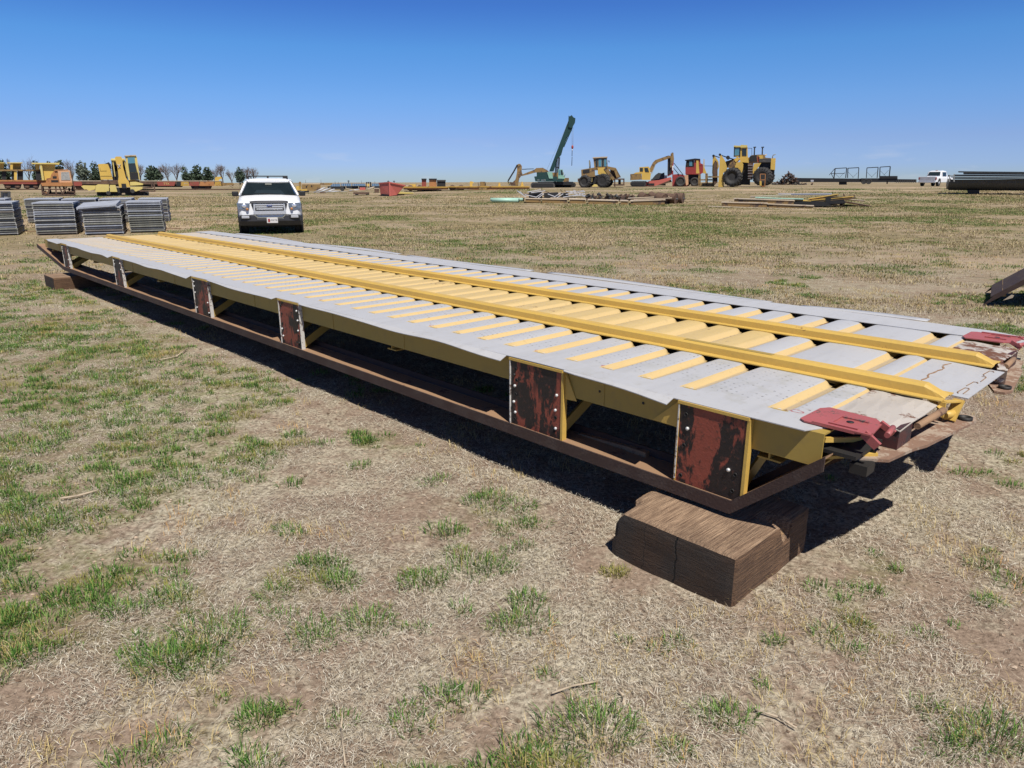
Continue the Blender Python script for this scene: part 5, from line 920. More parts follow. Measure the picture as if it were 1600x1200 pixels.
f.poly('centre_sill', M_BK, [(116, 288), (290, 288), (284, 292.4), (244, 292.4), (200, 291), (120, 292)], -.4, .4); bogie(f, 298, 331, 290, 297); bogie(f, 118, 146, 290, 297)
f.poly('hand_brake', M_YM, [(335, 284), (335, 278), (338, 276.4), (344, 276), (346, 279), (341, 281), (342, 290), (335, 290)], -1.2, -.6); f.polys('coupler', M_YB, [([(344, 286), (360, 285.6), (363, 286), (366, 288), (364, 291), (361, 289), (345, 291)], -.3, .3)]); f.bars('hose', M_BK, [((358, 289), (364, 294))], .5, .05)
text_mesh('lettering', 'TTX', 5*f.S, M_YP, f.t, Matrix.Translation(f.W(260, 287.4, -1.32))@Matrix.Rotation(math.pi/2, 4, 'X')); text_mesh('lettering', 'JTTX', 2.6*f.S, M_LS, f.t, Matrix.Translation(f.W(290, 287, -1.32))@Matrix.Rotation(math.pi/2, 4, 'X'))
f = Far('flatcar', 'rusty red railway flatcar carrying tall yellow frames at the left edge', 'flatcar', 20, 297, 98); f.poly('deck', M_OR, f.rect(-120, 281.6, 82, 284), -1.3, 1.3); f.poly('side_sill', M_RF, [(-120, 284), (78, 284), (76, 288), (-118, 288)], -1.25, 1.25); bogie(f, 6, 34, 288, 296.6); bogie(f, 36, 62, 288, 296.6); bogie(f, -110, -80, 288, 296.6)
f = Far('yellow_frame', 'tall yellow rack with shelf beams standing on the left flatcar', 'frame', 20, 281.6, 98); f.dz = 0; f.t.location.z += f.W(20, 281.6).z; f.o = f.t.location.copy()
f.polys('top_beam', M_YP, [(f.rect(-40, 254, 7, 255.2), -1.3, 1.3), (f.rect(11, 254, 35, 255.4), -1.3, 1.3)]); f.polys('column', M_YM, [(f.rect(16, 255.4, 20, 265), -1.2, -.9), (f.rect(20, 255.4, 33, 265), .2, .4), (f.rect(0, 255.2, 6, 265), -.6, -.3), (f.rect(22, 267, 26.4, 281.6), -1.2, -.8), (f.rect(-20, 267, -16, 281.6), -1.2, -.8)])
f.polys('shelf', M_YB, [(f.rect(-40, 265, 62.5, 267.4), -1.3, 1.3)]); f.polys('end_panel', M_BK, [(f.rect(3, 267.5, 9.5, 281.6), -.9, -.7), (f.rect(18, 267.5, 22, 281.6), -.9, -.7), (f.rect(27, 267.5, 36, 281.6), -.9, -.7), (f.rect(-34, 267.5, -25, 281.6), -.9, -.7)])
f = Far('yellow_frame', 'yellow panelled housing under a wide beam behind the orange cab', 'housing', 72, 281.6, 98); f.dz = 0; f.t.location.z += f.W(72, 281.6).z; f.o = f.t.location.copy()
f.poly('top_beam', M_YP, [(49, 254.6), (93, 254.6), (92, 257.6), (84, 257), (50, 256.6)], -1.4, 1.4); f.poly('side_panel', M_YM, [(64, 257), (86, 257.6), (85, 281.6), (67, 281.6)], -.9, .9); f.poly('corner_post', M_YP, [(62, 257), (65.4, 257), (69, 281.6), (65.6, 281.6)], -1.3, -.95); f.poly('side_panel', M_YM, f.rect(55.6, 257, 62, 265), -.8, .4); f.poly('end_panel', M_BK, f.rect(56, 267.5, 63.6, 281.6), -.7, -.4)
f = Far('railway_track', 'thin rusty railway track under the flatcars on the left', 'rail track', 130, 297.3, 97); m = MB()
f.t.rotation_euler = (0, 0, 0)
for dy in (-.72, .72):
    for px in range(-200, 420, 20): a = ground_at(px, 98+dy)-f.o; b = ground_at(px+20, 98+dy)-f.o; m.bar(a+Vector((0, 0, .06)), b+Vector((0, 0, .06)), .07, .14)
m.build('rail', M_BR, f.t)
f = Far('flatcar', 'long orange railway flatcar between the red hopper and the green crane', 'flatcar', 730, 297)
f.polys('deck', M_YF, [(f.rect(632, 291.4, 700, 293.4), -1.3, 1.3), (f.rect(700, 291, 826, 292.6), -1.3, 1.3)]); f.polys('side_sill', M_OR, [([(632, 293.5), (700, 293.5), (700, 296), (632, 295.4)], -1.2, 1.2), ([(712, 292.7), (826, 292.7), (826, 296), (760, 296.6), (712, 295)], -1.2, 1.2)]); bogie(f, 701, 727, 292, 298.4); bogie(f, 636, 664, 294, 298.6)
f.polys('deck_fitting', M_YM, [([(734, 291), (734, 283.6), (737, 283.4), (741, 285), (738, 287), (738, 291)], -.8, -.4), ([(778, 291), (779, 285.6), (781, 285.6), (782, 291)], -.4, .0), ([(813, 291), (815, 284), (816, 284), (818, 291)], -.4, 0), (f.rect(641, 288, 650, 291.4), -.5, .4)]); f.polys('winch', M_YB, [(f.rect(750, 284, 758, 291), -.9, .2), (f.rect(748, 290, 760, 296.6), -1.28, -1.203)]); f.bars('deck_post', M_BK, [((746.6, 285), (748, 292)), ((758, 285), (758.6, 292))], .7, .1, -1)
YF = f.Y
for lab, x0, x1, y0, mt, mt2 in [('dark red cabinet at the left end of the orange flatcar', 659, 666, 279, M_RF, M_BK), ('orange cabinet with black top on the orange flatcar', 670.6, 682, 279, M_OR, M_BK), ('black cabinet right of the orange one on the flatcar', 683, 696, 281, M_BK, M_DG)]:
    f = Far('cabinet', lab, 'cabinet', (x0+x1)/2, 291.4, YF, 'cabinets standing on the orange flatcar'); f.dz = 0; f.t.location.z += f.W(x0, 291.4).z; f.o = f.t.location.copy(); f.poly('box', mt, f.rect(x0, y0+2.4, x1, 291.4), -1, 1); f.poly('top', mt2, f.rect(x0-.4, y0, x1+.4, y0+2.4), -1.1, 1.1)
# --- rusty orange cab wreck
f = Far('cab_wreck', 'stripped rusty orange machine cab sitting on an open frame at the left', 'machine cab', 90, 306)
f.poly('platform', M_OR, [(64, 286), (72, 285.4), (112, 285), (114, 289), (110, 291), (66, 290.6)], -1.0, 1.2); f.poly('engine_box', M_OR, [(72, 284), (73, 279), (79, 278), (80, 273), (84, 267.6), (91.4, 267.6), (92, 285.4), (72, 285.4)], -.8, .8); f.polys('opening', M_BK, [(f.rect(82.4, 275.6, 88.4, 278.8), -.83, -.803), (f.rect(80, 281.6, 91, 285), -.83, -.803)])
c_ = f.poly('cab', M_PO, [(90, 267), (94, 265.6), (109, 266.6), (112.6, 285.6), (93, 286)], -.9, .9); f.poly('cab_window', M_SG, [(95.4, 269.4), (107.6, 269), (109.6, 281.6), (95.6, 281.6)], -.93, -.903, c_); f.poly('roof', M_OR, [(85, 265.4), (106, 265), (106, 266.6), (85, 267.4)], -.9, .9, c_); f.bars('corner_post', M_BR, [((110.6, 267), (115.6, 296))], 1.6, .14, -.92, c_)
f.bars('lower_frame', M_BR, [((65, 287), (67, 305)), ((116, 290), (116.6, 304.6)), ((66, 304), (117, 304)), ((87, 290), (88, 304)), ((66, 291), (114, 290.6)), ((74, 304), (79, 292)), ((66, 298), (74, 304)), ((92, 290), (98, 304)), ((97, 304), (104, 292)), ((104, 299), (117, 300))], 2.4, .2, -.8)
f.bars('lower_frame', M_BK, [((66, 288), (68, 304)), ((114, 290), (116, 304)), ((66, 302), (117, 302)), ((76, 290), (80, 304)), ((99, 290), (103, 304)), ((108, 294), (110, 304))], 3.2, .3, .9); f.poly('lump', M_OR, [(66, 299), (72, 297.6), (74, 303), (68, 305)], -.7, -.2); f.poly('front_tank', M_BK, [(112, 293), (116.6, 293), (117.4, 305), (111, 304)], -.6, .6)
# --- yellow excavator seen from the front
f = Far('excavator', 'yellow excavator facing us at the left with a tall cab and its boom folded down', 'excavator', 192, 305.6)
f.poly('side_box', M_YM, [(153.4, 257), (162, 256.4), (169, 257), (172.6, 266), (176.6, 281), (158, 281), (155.6, 268)], -.9, 1.8); f.bars('box_seam', M_BK, [((157, 267.6), (167, 267.4)), ((156.6, 263), (157.6, 267.6)), ((157.6, 275.4), (174.6, 275.4))], .35, .02, -.91); f.poly('mudflap', M_BK, [(165, 256), (170, 253.6), (173, 257), (173.6, 264), (168, 262)], -.5, .6)
f.poly('turret_core', M_BK, [(174, 252), (196, 252), (200, 281.6), (176.4, 281.6)], .2, 1.6); f.poly('turntable', M_BR, [(158, 281.5), (218, 281.5), (216, 287), (160, 287)], -1.2, 1.6)
m = MB(); m.tube(f.W(173.6, 250.5, -.2), f.W(195, 250.5, -.2), 2.7*f.S, n=16); m.build('boom_pivot', M_YP, f.t)
f.poly('boom', M_YM, [(179.6, 247), (182, 245.4), (189.6, 245.6), (191, 250), (192.4, 262), (196.6, 278), (201, 284), (203, 292), (186.6, 293), (184.6, 284), (185.4, 276), (183.6, 262)], -1.6, -.6); f.poly('boom_end_gap', M_BK, [(189.6, 287), (196.6, 287), (198, 294), (190.4, 294)], -1.64, -1.603); f.bars('hose_bundle', M_LS, [((183.6, 257), (188, 262)), ((188, 257), (185, 263))], .8, .06, -1.65); f.bars('lift_cylinder', M_YP, [((176.6, 254), (180, 276))], 1.6, .15, -.3); f.bars('lift_cylinder', M_YP, [((195, 254), (199, 276))], 1.4, .15, -.3)
c_ = f.poly('cab', M_YP, [(195.6, 244.4), (211, 243.6), (213.6, 246), (218, 281), (201, 282), (197.6, 268)], -1.3, 1.0); f.poly('cab_roof', M_TN, [(194.6, 243.6), (212, 242.8), (212.4, 244.4), (195, 245.2)], -1.4, 1.1, c_); f.poly('cab_window', M_GB, [(199, 247), (210, 246.6), (210.8, 255.6), (200, 256)], -1.34, -1.303, c_); f.poly('cab_window', M_GL, [(200, 256.6), (211, 256.2), (214, 269), (202, 270)], -1.34, -1.303, c_); f.poly('front_panel', M_BK, [(202, 270.6), (215, 269.8), (216.6, 281), (203.4, 281.4)], -1.34, -1.303, c_)
for x0, x1 in ((152, 190), (196, 232)): crawler(f, x0, x1, 298.6, 306, -1.0, 1.4)
f.poly('counterweight', M_YP, [(150.4, 290), (154, 288), (170.6, 288.4), (171, 299.6), (150, 299.6)], -1.9, -.9); f.poly('counterweight', M_YP, [(172, 289), (180.6, 289), (183.6, 299.4), (172.4, 299.4)], -1.9, -.9); f.polys('side_frame', M_YP, [([(128, 291), (131, 289.6), (150, 290), (149, 296), (140, 298), (136, 295.6), (133, 296)], -1.4, -.8), ([(203, 284.4), (212, 284), (224, 287), (224, 289), (203, 290)], -1.5, -.6), ([(203, 292), (222, 291.6), (222, 295), (212, 299), (204, 297)], -1.6, -.8)])
f.bars('fork_frame', M_BR, [((222, 285), (239.6, 286)), ((239, 285), (241, 299)), ((222, 293.6), (236, 293)), ((218, 298), (241, 298.6)), ((236, 288), (236.6, 294))], 2.2, .2, -1.7); f.poly('lower_plate', M_BK, [(165, 294), (218, 293), (216, 301), (168, 302)], -1.2, 1.0)
for x, y in ((170, 302.6), (206.6, 299.6)): f.wheel(x, y-1, 3.6, .3, -1.9, .4, None, M_SG2)
# --- stacks of galvanized panels
def panel_mesh():
    m = MB(); m.box(-.525, .525, 0, 2.0, .040, .046)
    for x0, x1 in ((-.525, -.517), (.517, .525)): m.box(x0, x1, .0085, 1.9915, 0, .0395)
    m.box(-.525, .525, 0, .008, .0, .0395); m.box(-.525, .525, 1.992, 2.0, .0, .0395); m.box(-.5, .5, -.014, -.001, .008, .018, 1)  # black front strip painted in as the dark gap between panels
    for y in (.5, 1.0, 1.5): m.box(-.516, .516, y-.004, y+.004, .004, .0395)
    return m
rs = random.Random(9); proto = {}
M_S = [M_SG, M_SG2, plain('bluish zinc steel', (.32, .34, .38, 1), .6, 0, .5, 5), plain('stained zinc steel', (.17, .15, .13, 1), .8, 0, .5, 7)]
STK = [(-8, 369, 'front stack at the left edge', 15, 1.12), (90, 367.5, 'front stack second from the left', 15, 1.0), (164, 367, 'front stack third from the left', 12, .97), (231, 363.5, 'rightmost front stack', 14, .92), (-12, 351, 'back stack at the left edge', 16, 1.1), (72, 350, 'back stack second from the left', 16, 1.05), (130, 350, 'back stack third from the left', 16, 1.05), (186, 349, 'back stack behind the tilted sheet', 16, 1.05), (243, 348, 'rightmost back stack', 15, .95)]
for k, (px, py, where, n, sx) in enumerate(STK):
    p = at(px, py); base = Vector((p.x, p.y, gz(p.x, p.y)+.03)); rz = math.radians(29 if px < 0 else 28-px*.02)+rs.uniform(-.015, .015)
    lean = rs.uniform(-.04, .02); H_ = .93 if k < 4 else .86; 
    if k == 2: H_ = .80
    st = H_/n
    for i in range(n):
        mi = rs.choice([0, 0, 1, 1, 2, 3]) if i < n-1 else 2
        if mi not in proto: proto[mi] = panel_mesh().build('steel_tray', [M_S[mi], M_BK]); o = proto[mi]
        else: o = proto[mi].copy(); COL.objects.link(o)
        u_ = i/(n-1); o.location = base+Vector((lean*u_+rs.uniform(-.012, .012), rs.uniform(-.012, .012), i*st)); o.rotation_euler = (rs.uniform(-.004, .004), rs.uniform(-.006, .006), rz+rs.uniform(-.006, .006)); o.scale = (sx, 1, st/.0465*.86)
        lab = 'topmost galvanized panel of the '+where if i == n-1 else 'lowest galvanized panel of the '+where if i == 0 else 'galvanized panel in the upper half of the '+where if u_ > .5 else 'galvanized panel in the lower half of the '+where
        tag(o, lab, 'steel panel', 'galvanized steel panels stacked by the white car')
    for s in (-1, 1):
        if k < 4: m = MB(); m.box(-.55, .55, -.05, .05, -.10, 0); q = m.build('timber_bearer', MWT); q.location = base+Vector((-.6*math.sin(rz)+s*0, .55 if s < 0 else 1.55, 0)); q.rotation_euler = (0, 0, rz); tag(q, ('front' if s < 0 else 'rear')+' timber bearer beneath the '+where, 'timber bearer', 'bearers under the panel stacks')
p = at(164, 367); o = proto[2].copy(); COL.objects.link(o); o.location = (p.x-.06, p.y-.10, gz(p.x, p.y)+.775); o.rotation_euler = (.05, -.07, math.radians(24)); o.scale = (1.0, .92, 1.6); tag(o, 'bluish panel tipped forward on top of the third front stack', 'steel panel', 'galvanized steel panels stacked by the white car')
f = Far('steel_crate', 'small dark metal crate far behind the stacks at the left edge', 'crate', 8, 309.6, 57); f.polys('frame', M_DG, [(f.rect(0, 299, 16, 300.2), -.4, .4), (f.rect(0, 308.6, 17, 309.6), -.4, .4), (f.rect(1, 300, 4, 309), -.4, -.3), (f.rect(12, 300, 16.6, 309), -.4, .4)]); f.poly('box', M_SG, f.rect(4, 300.6, 12, 308.6), -.2, .3)
# ---------------------------------------------------------------- white four-wheel-drive car facing us
def suv():
    g = at(425, 366); g = Vector((g.x, g.y, gz(g.x, g.y))); t = thing('parked_car', 'white four-wheel-drive car with chrome grille and roof rack parked behind the deck', 'car', g, math.radians(17.5))
    def P(name, mat, fn, parent=None):
        m = MB(); fn(m); m.v = [(x, y, 1.16+(z-1.16)*.84 if z > 1.16 else z) for x, y, z in m.v]; return m.build(name, mat, parent or t)
    def quad(m, pts, d, mi=0):
        pts = [Vector(p) for p in pts]; n = (pts[1]-pts[0]).cross(pts[2]-pts[0]).normalized()*d
        k = len(pts); m.add(pts+[p+n for p in pts], [tuple(range(k)), tuple(range(2*k-1, k-1, -1))]+[(i, k+i, k+(i+1) % k, (i+1) % k) for i in range(k)], mi)
    # body: lofted along its length, front at y = 0
    def ring(y, w, zb, zs, zt, crown):
        L = [(w*.97, zb), (w, zb+.12), (w, zs-.12), (w*.985, zs-.03), (w*.94, zt-.03), (w*.80, zt), (w*.4, zt+crown)]
        return [(x, y, z) for x, z in L]+[(0, y, zt+crown*1.15)]+[(-x, y, z) for x, z in L[::-1]]
    R_ = [ring(.06, .80, .50, .88, .90, .01), ring(.10, .87, .48, .92, .95, .02), ring(.20, .915, .46, .95, .985, .03), ring(.5, .93, .45, .97, 1.03, .035), ring(.95, .935, .42, 1.0, 1.09, .03), ring(1.25, .935, .40, 1.04, 1.13, .02), ring(1.5, .935, .38, 1.08, 1.17, 0), ring(4.5, .93, .40, 1.08, 1.17, 0), ring(4.72, .90, .45, 1.06, 1.15, 0), ring(4.8, .85, .5, 1.0, 1.1, 0)]
    body = P('body', M_WH, lambda m: m.loft(R_))
    def cab(y, wb, wt, zb, zt): return [(wb, y, zb), (wb-.02, y, zb+.1), (wt+.03, y, zt-.10), (wt-.06, y, zt-.02), (wt*.5, y, zt+.012), (-wt*.5, y, zt+.012), (-wt+.06, y, zt-.02), (-wt-.03, y, zt-.10), (-wb+.02, y, zb+.1), (-wb, y, zb)]
    P('cabin_shell', M_GL, lambda m: m.loft([[(x*.97, y, z-.02) for x, y, z in cab(yy, a, b, zb, zt)] for yy, a, b, zb, zt in ((1.22, .86, .80, 1.10, 1.16), (1.78, .88, .68, 1.12, 1.60), (2.0, .89, .71, 1.12, 1.68), (4.3, .88, .70, 1.12, 1.70), (4.7, .86, .72, 1.12, 1.35))], smooth=False))
    rf = P('roof', M_WH, lambda m: m.loft([[(w_, y, z), (w_-.05, y, z+.045), (w_*.5, y, z+.075), (-w_*.5, y, z+.075), (-w_+.05, y, z+.045), (-w_, y, z), (0, y, z-.01)] for y, w_, z in ((1.76, .64, 1.605), (1.86, .68, 1.64), (2.2, .715, 1.67), (4.2, .73, 1.68), (4.45, .70, 1.63))]))
    for s in (-1, 1):
        P('windscreen_pillar', M_WH, lambda m: m.bar((s*.875, 1.20, 1.13), (s*.672, 1.80, 1.63), .055, .05), rf)
        for y in (2.55, 3.5): P('door_pillar', M_BK, lambda m: m.bar((s*.895, y, 1.14), (s*.735, y, 1.64), .02, .09, up=(0, 1, 0)), rf)
        P('rear_pillar', M_WH, lambda m: m.bar((s*.885, 4.5, 1.14), (s*.72, 4.3, 1.66), .05, .30, up=(0, 1, 0)), rf)
        P('side_window', M_SG2, lambda m: quad(m, [(s*.70, 1.98, 1.22), (s*.70, 2.0, 1.5), (s*.60, 1.99, 1.52), (s*.66, 1.97, 1.24)], .01), rf) if 0 else None
        P('roof_rail', M_BK, lambda m: m.path([(s*.60, 2.0, 1.73), (s*.60, 2.1, 1.80), (s*.60, 4.1, 1.80), (s*.60, 4.2, 1.74)], .02, 8), rf)
    P('rack_bar', M_BK, lambda m: (m.bbox(-.60, .62, 2.35, 2.43, 1.81, 1.845, .01), m.bbox(.46, .62, 2.33, 2.45, 1.74, 1.845, .015), m.bbox(-.04, .02, 2.35, 2.42, 1.75, 1.81, .01)), rf); P('rack_bar', M_BK, lambda m: m.bbox(-.62, .60, 3.6, 3.67, 1.81, 1.84, .01), rf)
    ws = P('windscreen', M_GW, lambda m: quad(m, [(-.80, 1.232, 1.150), (.80, 1.232, 1.150), (.635, 1.782, 1.615), (-.635, 1.782, 1.615)], -.012))
    P('windscreen_frame', M_BK, lambda m: (m.bar((-.82, 1.215, 1.138), (.82, 1.215, 1.138), .04, .02), m.bar((-.67, 1.79, 1.628), (.67, 1.79, 1.628), .03, .02)), ws)
    for s in (-1, 1): P('wiper', M_BK, lambda m: m.bar((s*.1+.25, 1.235, 1.165), (s*.1-.35, 1.27, 1.205), .02, .012), ws)
    P('steering_wheel', M_SG2, lambda m: m.lathe([(.16, -.01), (.18, -.01), (.18, .01), (.16, .01), (.16, -.01)], (.36, 1.62, 1.16), 'y', 20), ws); P('rear_view_mirror', M_SG2, lambda m: m.bbox(-.10, .10, 1.62, 1.64, 1.50, 1.56, .008), ws)
    for s in (-1, 1):
        o = P('side_mirror', M_BK, lambda m: m.bbox(s*.93, s*1.12, 1.50, 1.62, 1.10, 1.27, .03)); P('mirror_arm', M_BK, lambda m: m.bar((s*.86, 1.55, 1.12), (s*.98, 1.55, 1.16), .08, .05), o)
    # front details
    P('bonnet_deflector', M_DKP, lambda m: m.loft([[(x, .055+.05*(x/.6)**4-.02+.0, 0.915-.03*(x/.6)**6), (x, .03+.05*(x/.6)**4, .945-.03*(x/.6)**6), (x, .085+.06*(x/.6)**4, 1.0-.03*(x/.6)**6), (x, .11+.06*(x/.6)**4, .97-.03*(x/.6)**6)] for x in [-.6+.1*i for i in range(13)]]))
    gr = P('grille', M_BK, lambda m: m.prism([(-.44, .62), (.44, .62), (.52, .90), (-.52, .90)], 'y', .045, .10))
    for z, w_ in ((.875, .40), (.815, .40), (.755, .38)): P('grille_bar', M_CH, lambda m: m.bbox(-w_, w_, .012, .045, z-.022, z+.018, .008), gr)
    P('grille_frame', M_CH, lambda m: (m.prism([(-.47, .60), (.47, .60), (.44, .70), (-.44, .70)], 'y', -.012, .044), m.prism([(-.47, .66), (-.42, .66), (-.40, .90), (-.45, .90)], 'y', .0, .044), m.prism([(.47, .66), (.42, .66), (.40, .90), (.45, .90)], 'y', .0, .044)), gr)
    P('emblem', plain('blue oval emblem', (.02, .04, .16, 1), .3), lambda m: m.sphere((0, .008, .845), .085, (1, .14, .42), 20), gr); P('emblem_script', M_CH, lambda m: m.path([(-.045, -.006, .84), (-.02, -.007, .856), (0, -.007, .838), (.02, -.007, .852), (.045, -.006, .842)], .005, 6), gr)
    for s in (-1, 1):
        h = P('headlight', plain('headlight glass', (.16, .19, .23, 1), .12, .3, .8, 18), lambda m: m.add([(s*.56, .0, .93), (s*.60, .0, .76), (s*.90, .055, .745), (s*.93, .11, .93), (s*.56, .16, .93), (s*.60, .16, .76), (s*.90, .25, .745), (s*.915, .27, .93)], [(0,1,2,3),(7,6,5,4),(0,4,5,1),(1,5,6,2),(2,6,7,3),(3,7,4,0)]))
        P('reflector', M_CH, lambda m: m.sphere((s*.72, .02, .85), .068, (1, .3, 1), 14), h); P('indicator', M_OR, lambda m: m.sphere((s*.64, .0, .755), .042, (1, .4, 1), 12), h)
        P('fog_lamp', M_CH, lambda m: m.bbox(s*.60, s*.82, -.02, .08, .485, .56, .012)); P('fog_recess', M_BK, lambda m: m.bbox(s*.50, s*.86, -.008, .10, .46, .578, .01))
        P('wheel_arch', M_DKP, lambda m: m.lathe([(.40, -.03), (.47, -.03), (.47, .035), (.40, .035)], (s*.925, .95, .40), 'x', 32)); P('wheel_arch', M_DKP, lambda m: m.lathe([(.40, -.03), (.47, -.03), (.47, .035), (.40, .035)], (s*.925, 3.8, .40), 'x', 32)); P('side_sill', M_DKP, lambda m: m.bbox(s*.90, s*.955, 1.4, 3.4, .34, .46, .02))
        for y in (.95, 3.8):
            e = thing_part('wheel', t, (s*.82, y, .385)); m = MB(); m.lathe([(.22, -.12), (.36, -.125), (.385, -.09), (.385, .09), (.36, .125), (.22, .12), (.22, -.12)], (0, 0, 0), 'x', 32); m.build('tyre', M_RUB, e)
            m = MB(); m.lathe([(.225, s*.10), (.20, s*.112), (.19, s*.07), (.05, s*.08), (.001, s*.08)], (0, 0, 0), 'x', 24)
            for k in range(5): a = 2*math.pi*k/5; m.bar((s*.10, 0, 0), (s*.10, math.cos(a)*.21, math.sin(a)*.21), .05, .03, up=(1, 0, 0))
            m.build('rim', M_LS, e)
    def bump(m):
        m.loft([[(x, y0, zt), (x, y0-.03, zt-.04), (x, y0-.02, .40), (x, y0+.06, .27), (x, y0+.25, .25), (x, y0+.25, zt)] for x, y0, zt in ((-.93, .20, .56), (-.88, .09, .575), (-.60, .03, .585), (-.46, .0, .60), (-.38, -.01, .50), (.38, -.01, .50), (.46, .0, .60), (.60, .03, .585), (.88, .09, .575), (.93, .20, .56))], smooth=False)
    P('front_bumper', M_DKP, bump); P('bumper_lip', M_SG2, lambda m: (m.bar((-.45, -.02, .585), (-.36, -.03, .505), .02, .03), m.bar((.45, -.02, .585), (.36, -.03, .505), .02, .03), m.bar((-.36, -.035, .505), (.36, -.035, .505), .02, .025)))
    P('underbody', M_BK, lambda m: (m.box(-.85, .85, .35, 4.6, .26, .45), m.box(-.7, .7, .5, .6, .2, .3)))
    lp = P('licence_plate', plain('licence plate', (.62, .60, .58, 1), .5), lambda m: m.bbox(-.11, .21, -.062, -.045, .34, .50, .01)); P('plate_patch', M_RD, lambda m: m.box(-.075, -.02, -.0645, -.0625, .37, .47), lp)
    text_mesh('plate_number', '96·FKYK', .075, M_BK, lp, Matrix.Translation((.06, -.0632, .42))@Matrix.Rotation(math.pi/2, 4, 'X'), .0012)
    P('antenna', M_BK, lambda m: m.tube((-.83, 1.0, 1.02), (-.835, 1.02, 1.75), .006, .003, 6))
    P('door_handle', M_BK, lambda m: m.bbox(.93, .955, 2.3, 2.45, .98, 1.02, .01)); P('door_handle', M_BK, lambda m: m.bbox(-.955, -.93, 2.3, 2.45, .98, 1.02, .01))
M_DKP = plain('dark grey plastic', (.035, .036, .042, 1), .55, 0, .2, 6)
M_GW = plain('windscreen glass', (.012, .018, .02, 1), .04, 0, .8, 1.6)
suv()
# ---------------------------------------------------------------- trees on the horizon
M_LF = [plain('dark evergreen foliage', (.045, .07, .038, 1), .8, 0, .6, .8), plain('grey green foliage', (.10, .12, .085, 1), .8, 0, .5, .8)]; M_BRK = plain('grey bark', (.12, .095, .08, 1), .9, 0, .3, 4)
def evergreen(px0, px1, pyt, Y, mi, seed, label):
    rr = random.Random(seed); px = (px0+px1)/2; o = ground_at(px, Y); t = thing('evergreen_tree', label, 'tree', o, 0, 'evergreen trees on the left horizon'); S = Y*.96/FPX
    H = atY(px, pyt, Y).z-o.z; R_ = (px1-px0)/2*S
    m = MB(); m.tube((0, 0, 0), (0, 0, H*.9), .22, .04, 8)
    lobes = [(rr.uniform(-.35, .35)*R_, rr.uniform(-.35, .35)*R_, H*rr.uniform(.25, .6), R_*rr.uniform(.5, .75), H*rr.uniform(.18, .28)) for _ in range(6)]+[(rr.uniform(-.2, .2)*R_, 0, H*.74, R_*.55, H*.25), (0, 0, H*.38, R_*.85, H*.32)]
    for l in lobes: m.tube((0, 0, l[2]*.6), (l[0], l[1], l[2]), .08, .03, 5)
    m.build('trunk', M_BRK, t); m = MB()
    for cx, cy, cz, lr, lh in lobes:
        for _ in range(int(150*lr/R_*1.2)):
            v = Vector((rr.gauss(0, 1), rr.gauss(0, 1), rr.gauss(0, 1))).normalized()*rr.uniform(.55, 1.05); c = Vector((cx+v.x*lr, cy+v.y*lr, cz+v.z*lh)); s = rr.uniform(.16, .42)*R_/2.2+.08
            d1 = Vector((rr.gauss(0, 1), rr.gauss(0, 1), rr.gauss(.4, .8))).normalized()*s; d2 = d1.cross(Vector((rr.gauss(0, 1), rr.gauss(0, 1), rr.gauss(0, 1)))).normalized()*s*.55
            m.add([c-d1-d2*.4, c-d2, c+d1*1.1, c+d2], [(0, 1, 2, 3)], 0)
    m.build('crown', M_LF[mi], t, fix=False)
def bare_tree(px0, px1, pyt, Y, seed, label):
    rr = random.Random(seed); px = (px0+px1)/2; o = ground_at(px, Y); t = thing('bare_tree', label, 'tree', o, 0, 'bare trees on the left horizon'); S = Y*.96/FPX; H = atY(px, pyt, Y).z-o.z; W_ = (px1-px0)/2*S
    m = MB(); m2 = MB(); m.tube((0, 0, 0), (0, 0, H*.3), .22, .16, 7)
    def grow(p, d, L, r, k, mm):
        q = p+d*L; mm.tube(p, q, r, r*.6, 4, caps=False)
        if k == 0: return
        for _ in range(3 if k > 1 else 4):
            nd = (d+Vector((rr.gauss(0, .42), rr.gauss(0, .42), rr.gauss(.12, .25)))).normalized(); grow(q if rr.random() < .6 else p+d*L*.6, nd, L*rr.uniform(.6, .85), r*.55, k-1, m2)
    for i in range(6):
        a = rr.uniform(0, 6.28); d = Vector((math.cos(a)*W_/H*1.1, math.sin(a)*W_/H*1.1, 1)).normalized(); grow(Vector((0, 0, H*rr.uniform(.15, .3))), d, H*.30, .11, 4, m)
    m.build('trunk', M_BRK, t, fix=False); m2.build('crown', plain('bare twigs', (.17, .13, .11, 1), .9), t, fix=False)
Q = [(-6, 22, 247, 0, 'olive evergreen at the left edge behind the yellow rack'), (53, 70, 249.6, 0, 'evergreen between the yellow rack and the housing'), (74, 88, 250.6, 0, 'evergreen showing above the yellow housing beam'), (84, 108, 248.6, 0, 'large dark evergreen behind the orange cab'), (122, 146, 250, 1, 'grey green evergreen left of the yellow excavator'), (142, 164, 251.4, 0, 'dark evergreen just behind the yellow excavator box'),
     (226, 256, 257.6, 0, 'round evergreen right of the yellow excavator cab'), (284, 301, 259.4, 0, 'narrow evergreen left of the biggest clump'), (297, 323, 255.6, 0, 'biggest evergreen in the middle of the tree line'), (318, 337, 260, 0, 'evergreen leaning on the right of the biggest one'), (367, 384, 260, 0, 'lone slim evergreen just left of the white car')]
for i, (a, b, y, mi, lab) in enumerate(Q): evergreen(a, b, y, 215+7*(i % 4), mi, 40+i, lab)
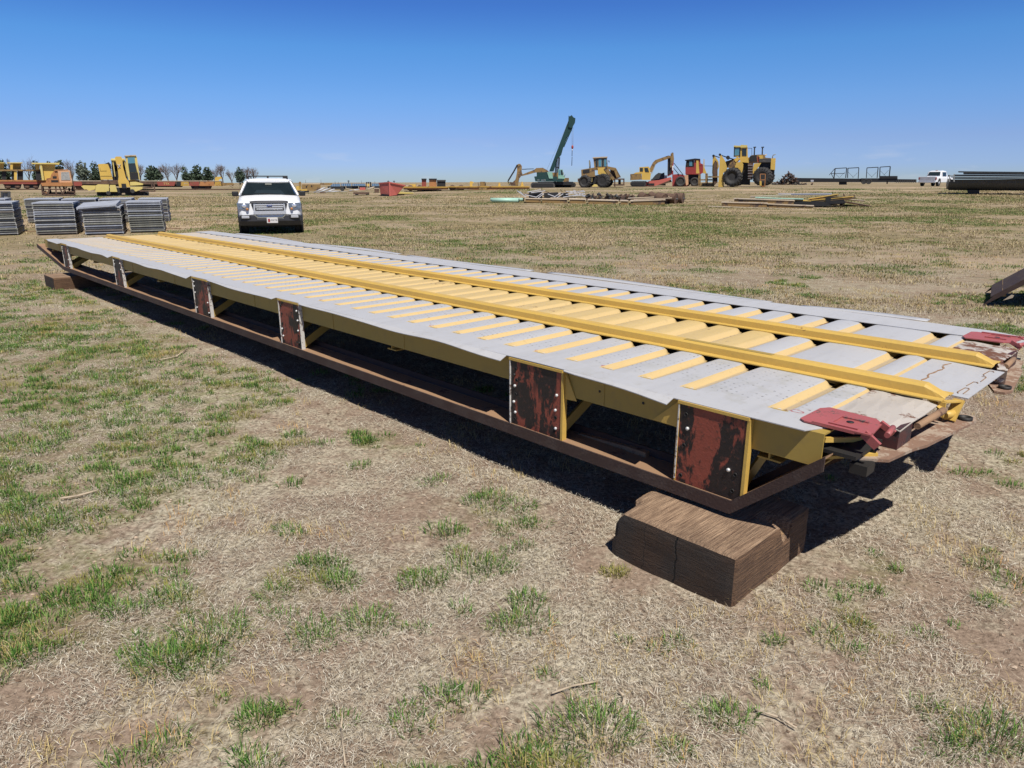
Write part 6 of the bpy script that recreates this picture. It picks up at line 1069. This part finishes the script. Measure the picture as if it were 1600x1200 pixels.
Q = [(20, 32, 252, 'bare tree at the far left beside the olive evergreen'), (35, 60, 250, 'bare tree seen through the yellow rack'), (106, 124, 254, 'bare tree between the orange cab and the grey green evergreen'), (212, 230, 258, 'bare tree just right of the excavator cab'), (256, 272, 257, 'bare tree right of the round evergreen'), (268, 287, 257, 'wide bare tree left of the narrow evergreen'), (340, 358, 259, 'bare tree right of the biggest evergreen clump'), (383, 392, 263, 'thin bare tree beside the lone slim evergreen'), (391, 405, 263.6, 'bare tree showing just above the white car'), (160, 180, 258, 'bare tree behind the excavator boom')]
for i, (a, b, y, lab) in enumerate(Q): bare_tree(a, b, y, 225+6*(i % 3), 70+i, lab)
for i, (a, b, y, lab) in enumerate([(60, 78, 260, 'low bare tree under the gap left of the orange cab'), (196, 214, 262, 'low bare tree hidden behind the yellow excavator cab'), (243, 262, 262, 'low bare tree between the round evergreen and the next bare tree'), (328, 345, 264, 'low bare tree filling the gap right of the leaning evergreen'), (356, 370, 268, 'lowest bare tree just left of the lone slim evergreen')]): bare_tree(a, b, y, 240, 90+i, lab)
# posts and pumps on the skyline
for i, (px, pyt, lab) in enumerate([(478, 281, 'leftmost thin post on the skyline right of the white car'), (502, 281, 'thin post on the skyline above the beige trailer'), (524, 283, 'thin post on the skyline above the first blue trailer'), (529, 284, 'short dark post beside the post above the blue trailer'), (545, 281.6, 'dark post on the skyline above the longest blue trailer'), (565, 281.6, 'thin post on the skyline above the pink crate'), (586, 283, 'thin post on the skyline left of the hopper'), (607, 282, 'stout dark post above the left rim of the hopper'), (616, 282, 'stout dark post above the right side of the hopper')]):
    Y = 330; o = ground_at(px, Y); h = atY(px, pyt, Y).z-o.z; t = thing('post', lab, 'post', o, 0, 'posts on the far skyline'); m = MB(); r = .28 if i in (4, 7, 8) else .12
    m.tube((0, 0, 0), (0, 0, h), r*.6, r*.5, 6); m.box(-r*1.8, r*1.8, -.1, .1, h-.5, h-.25) if r > .2 else None; m.build('shaft', M_BK if r > .2 else M_BRK, t)
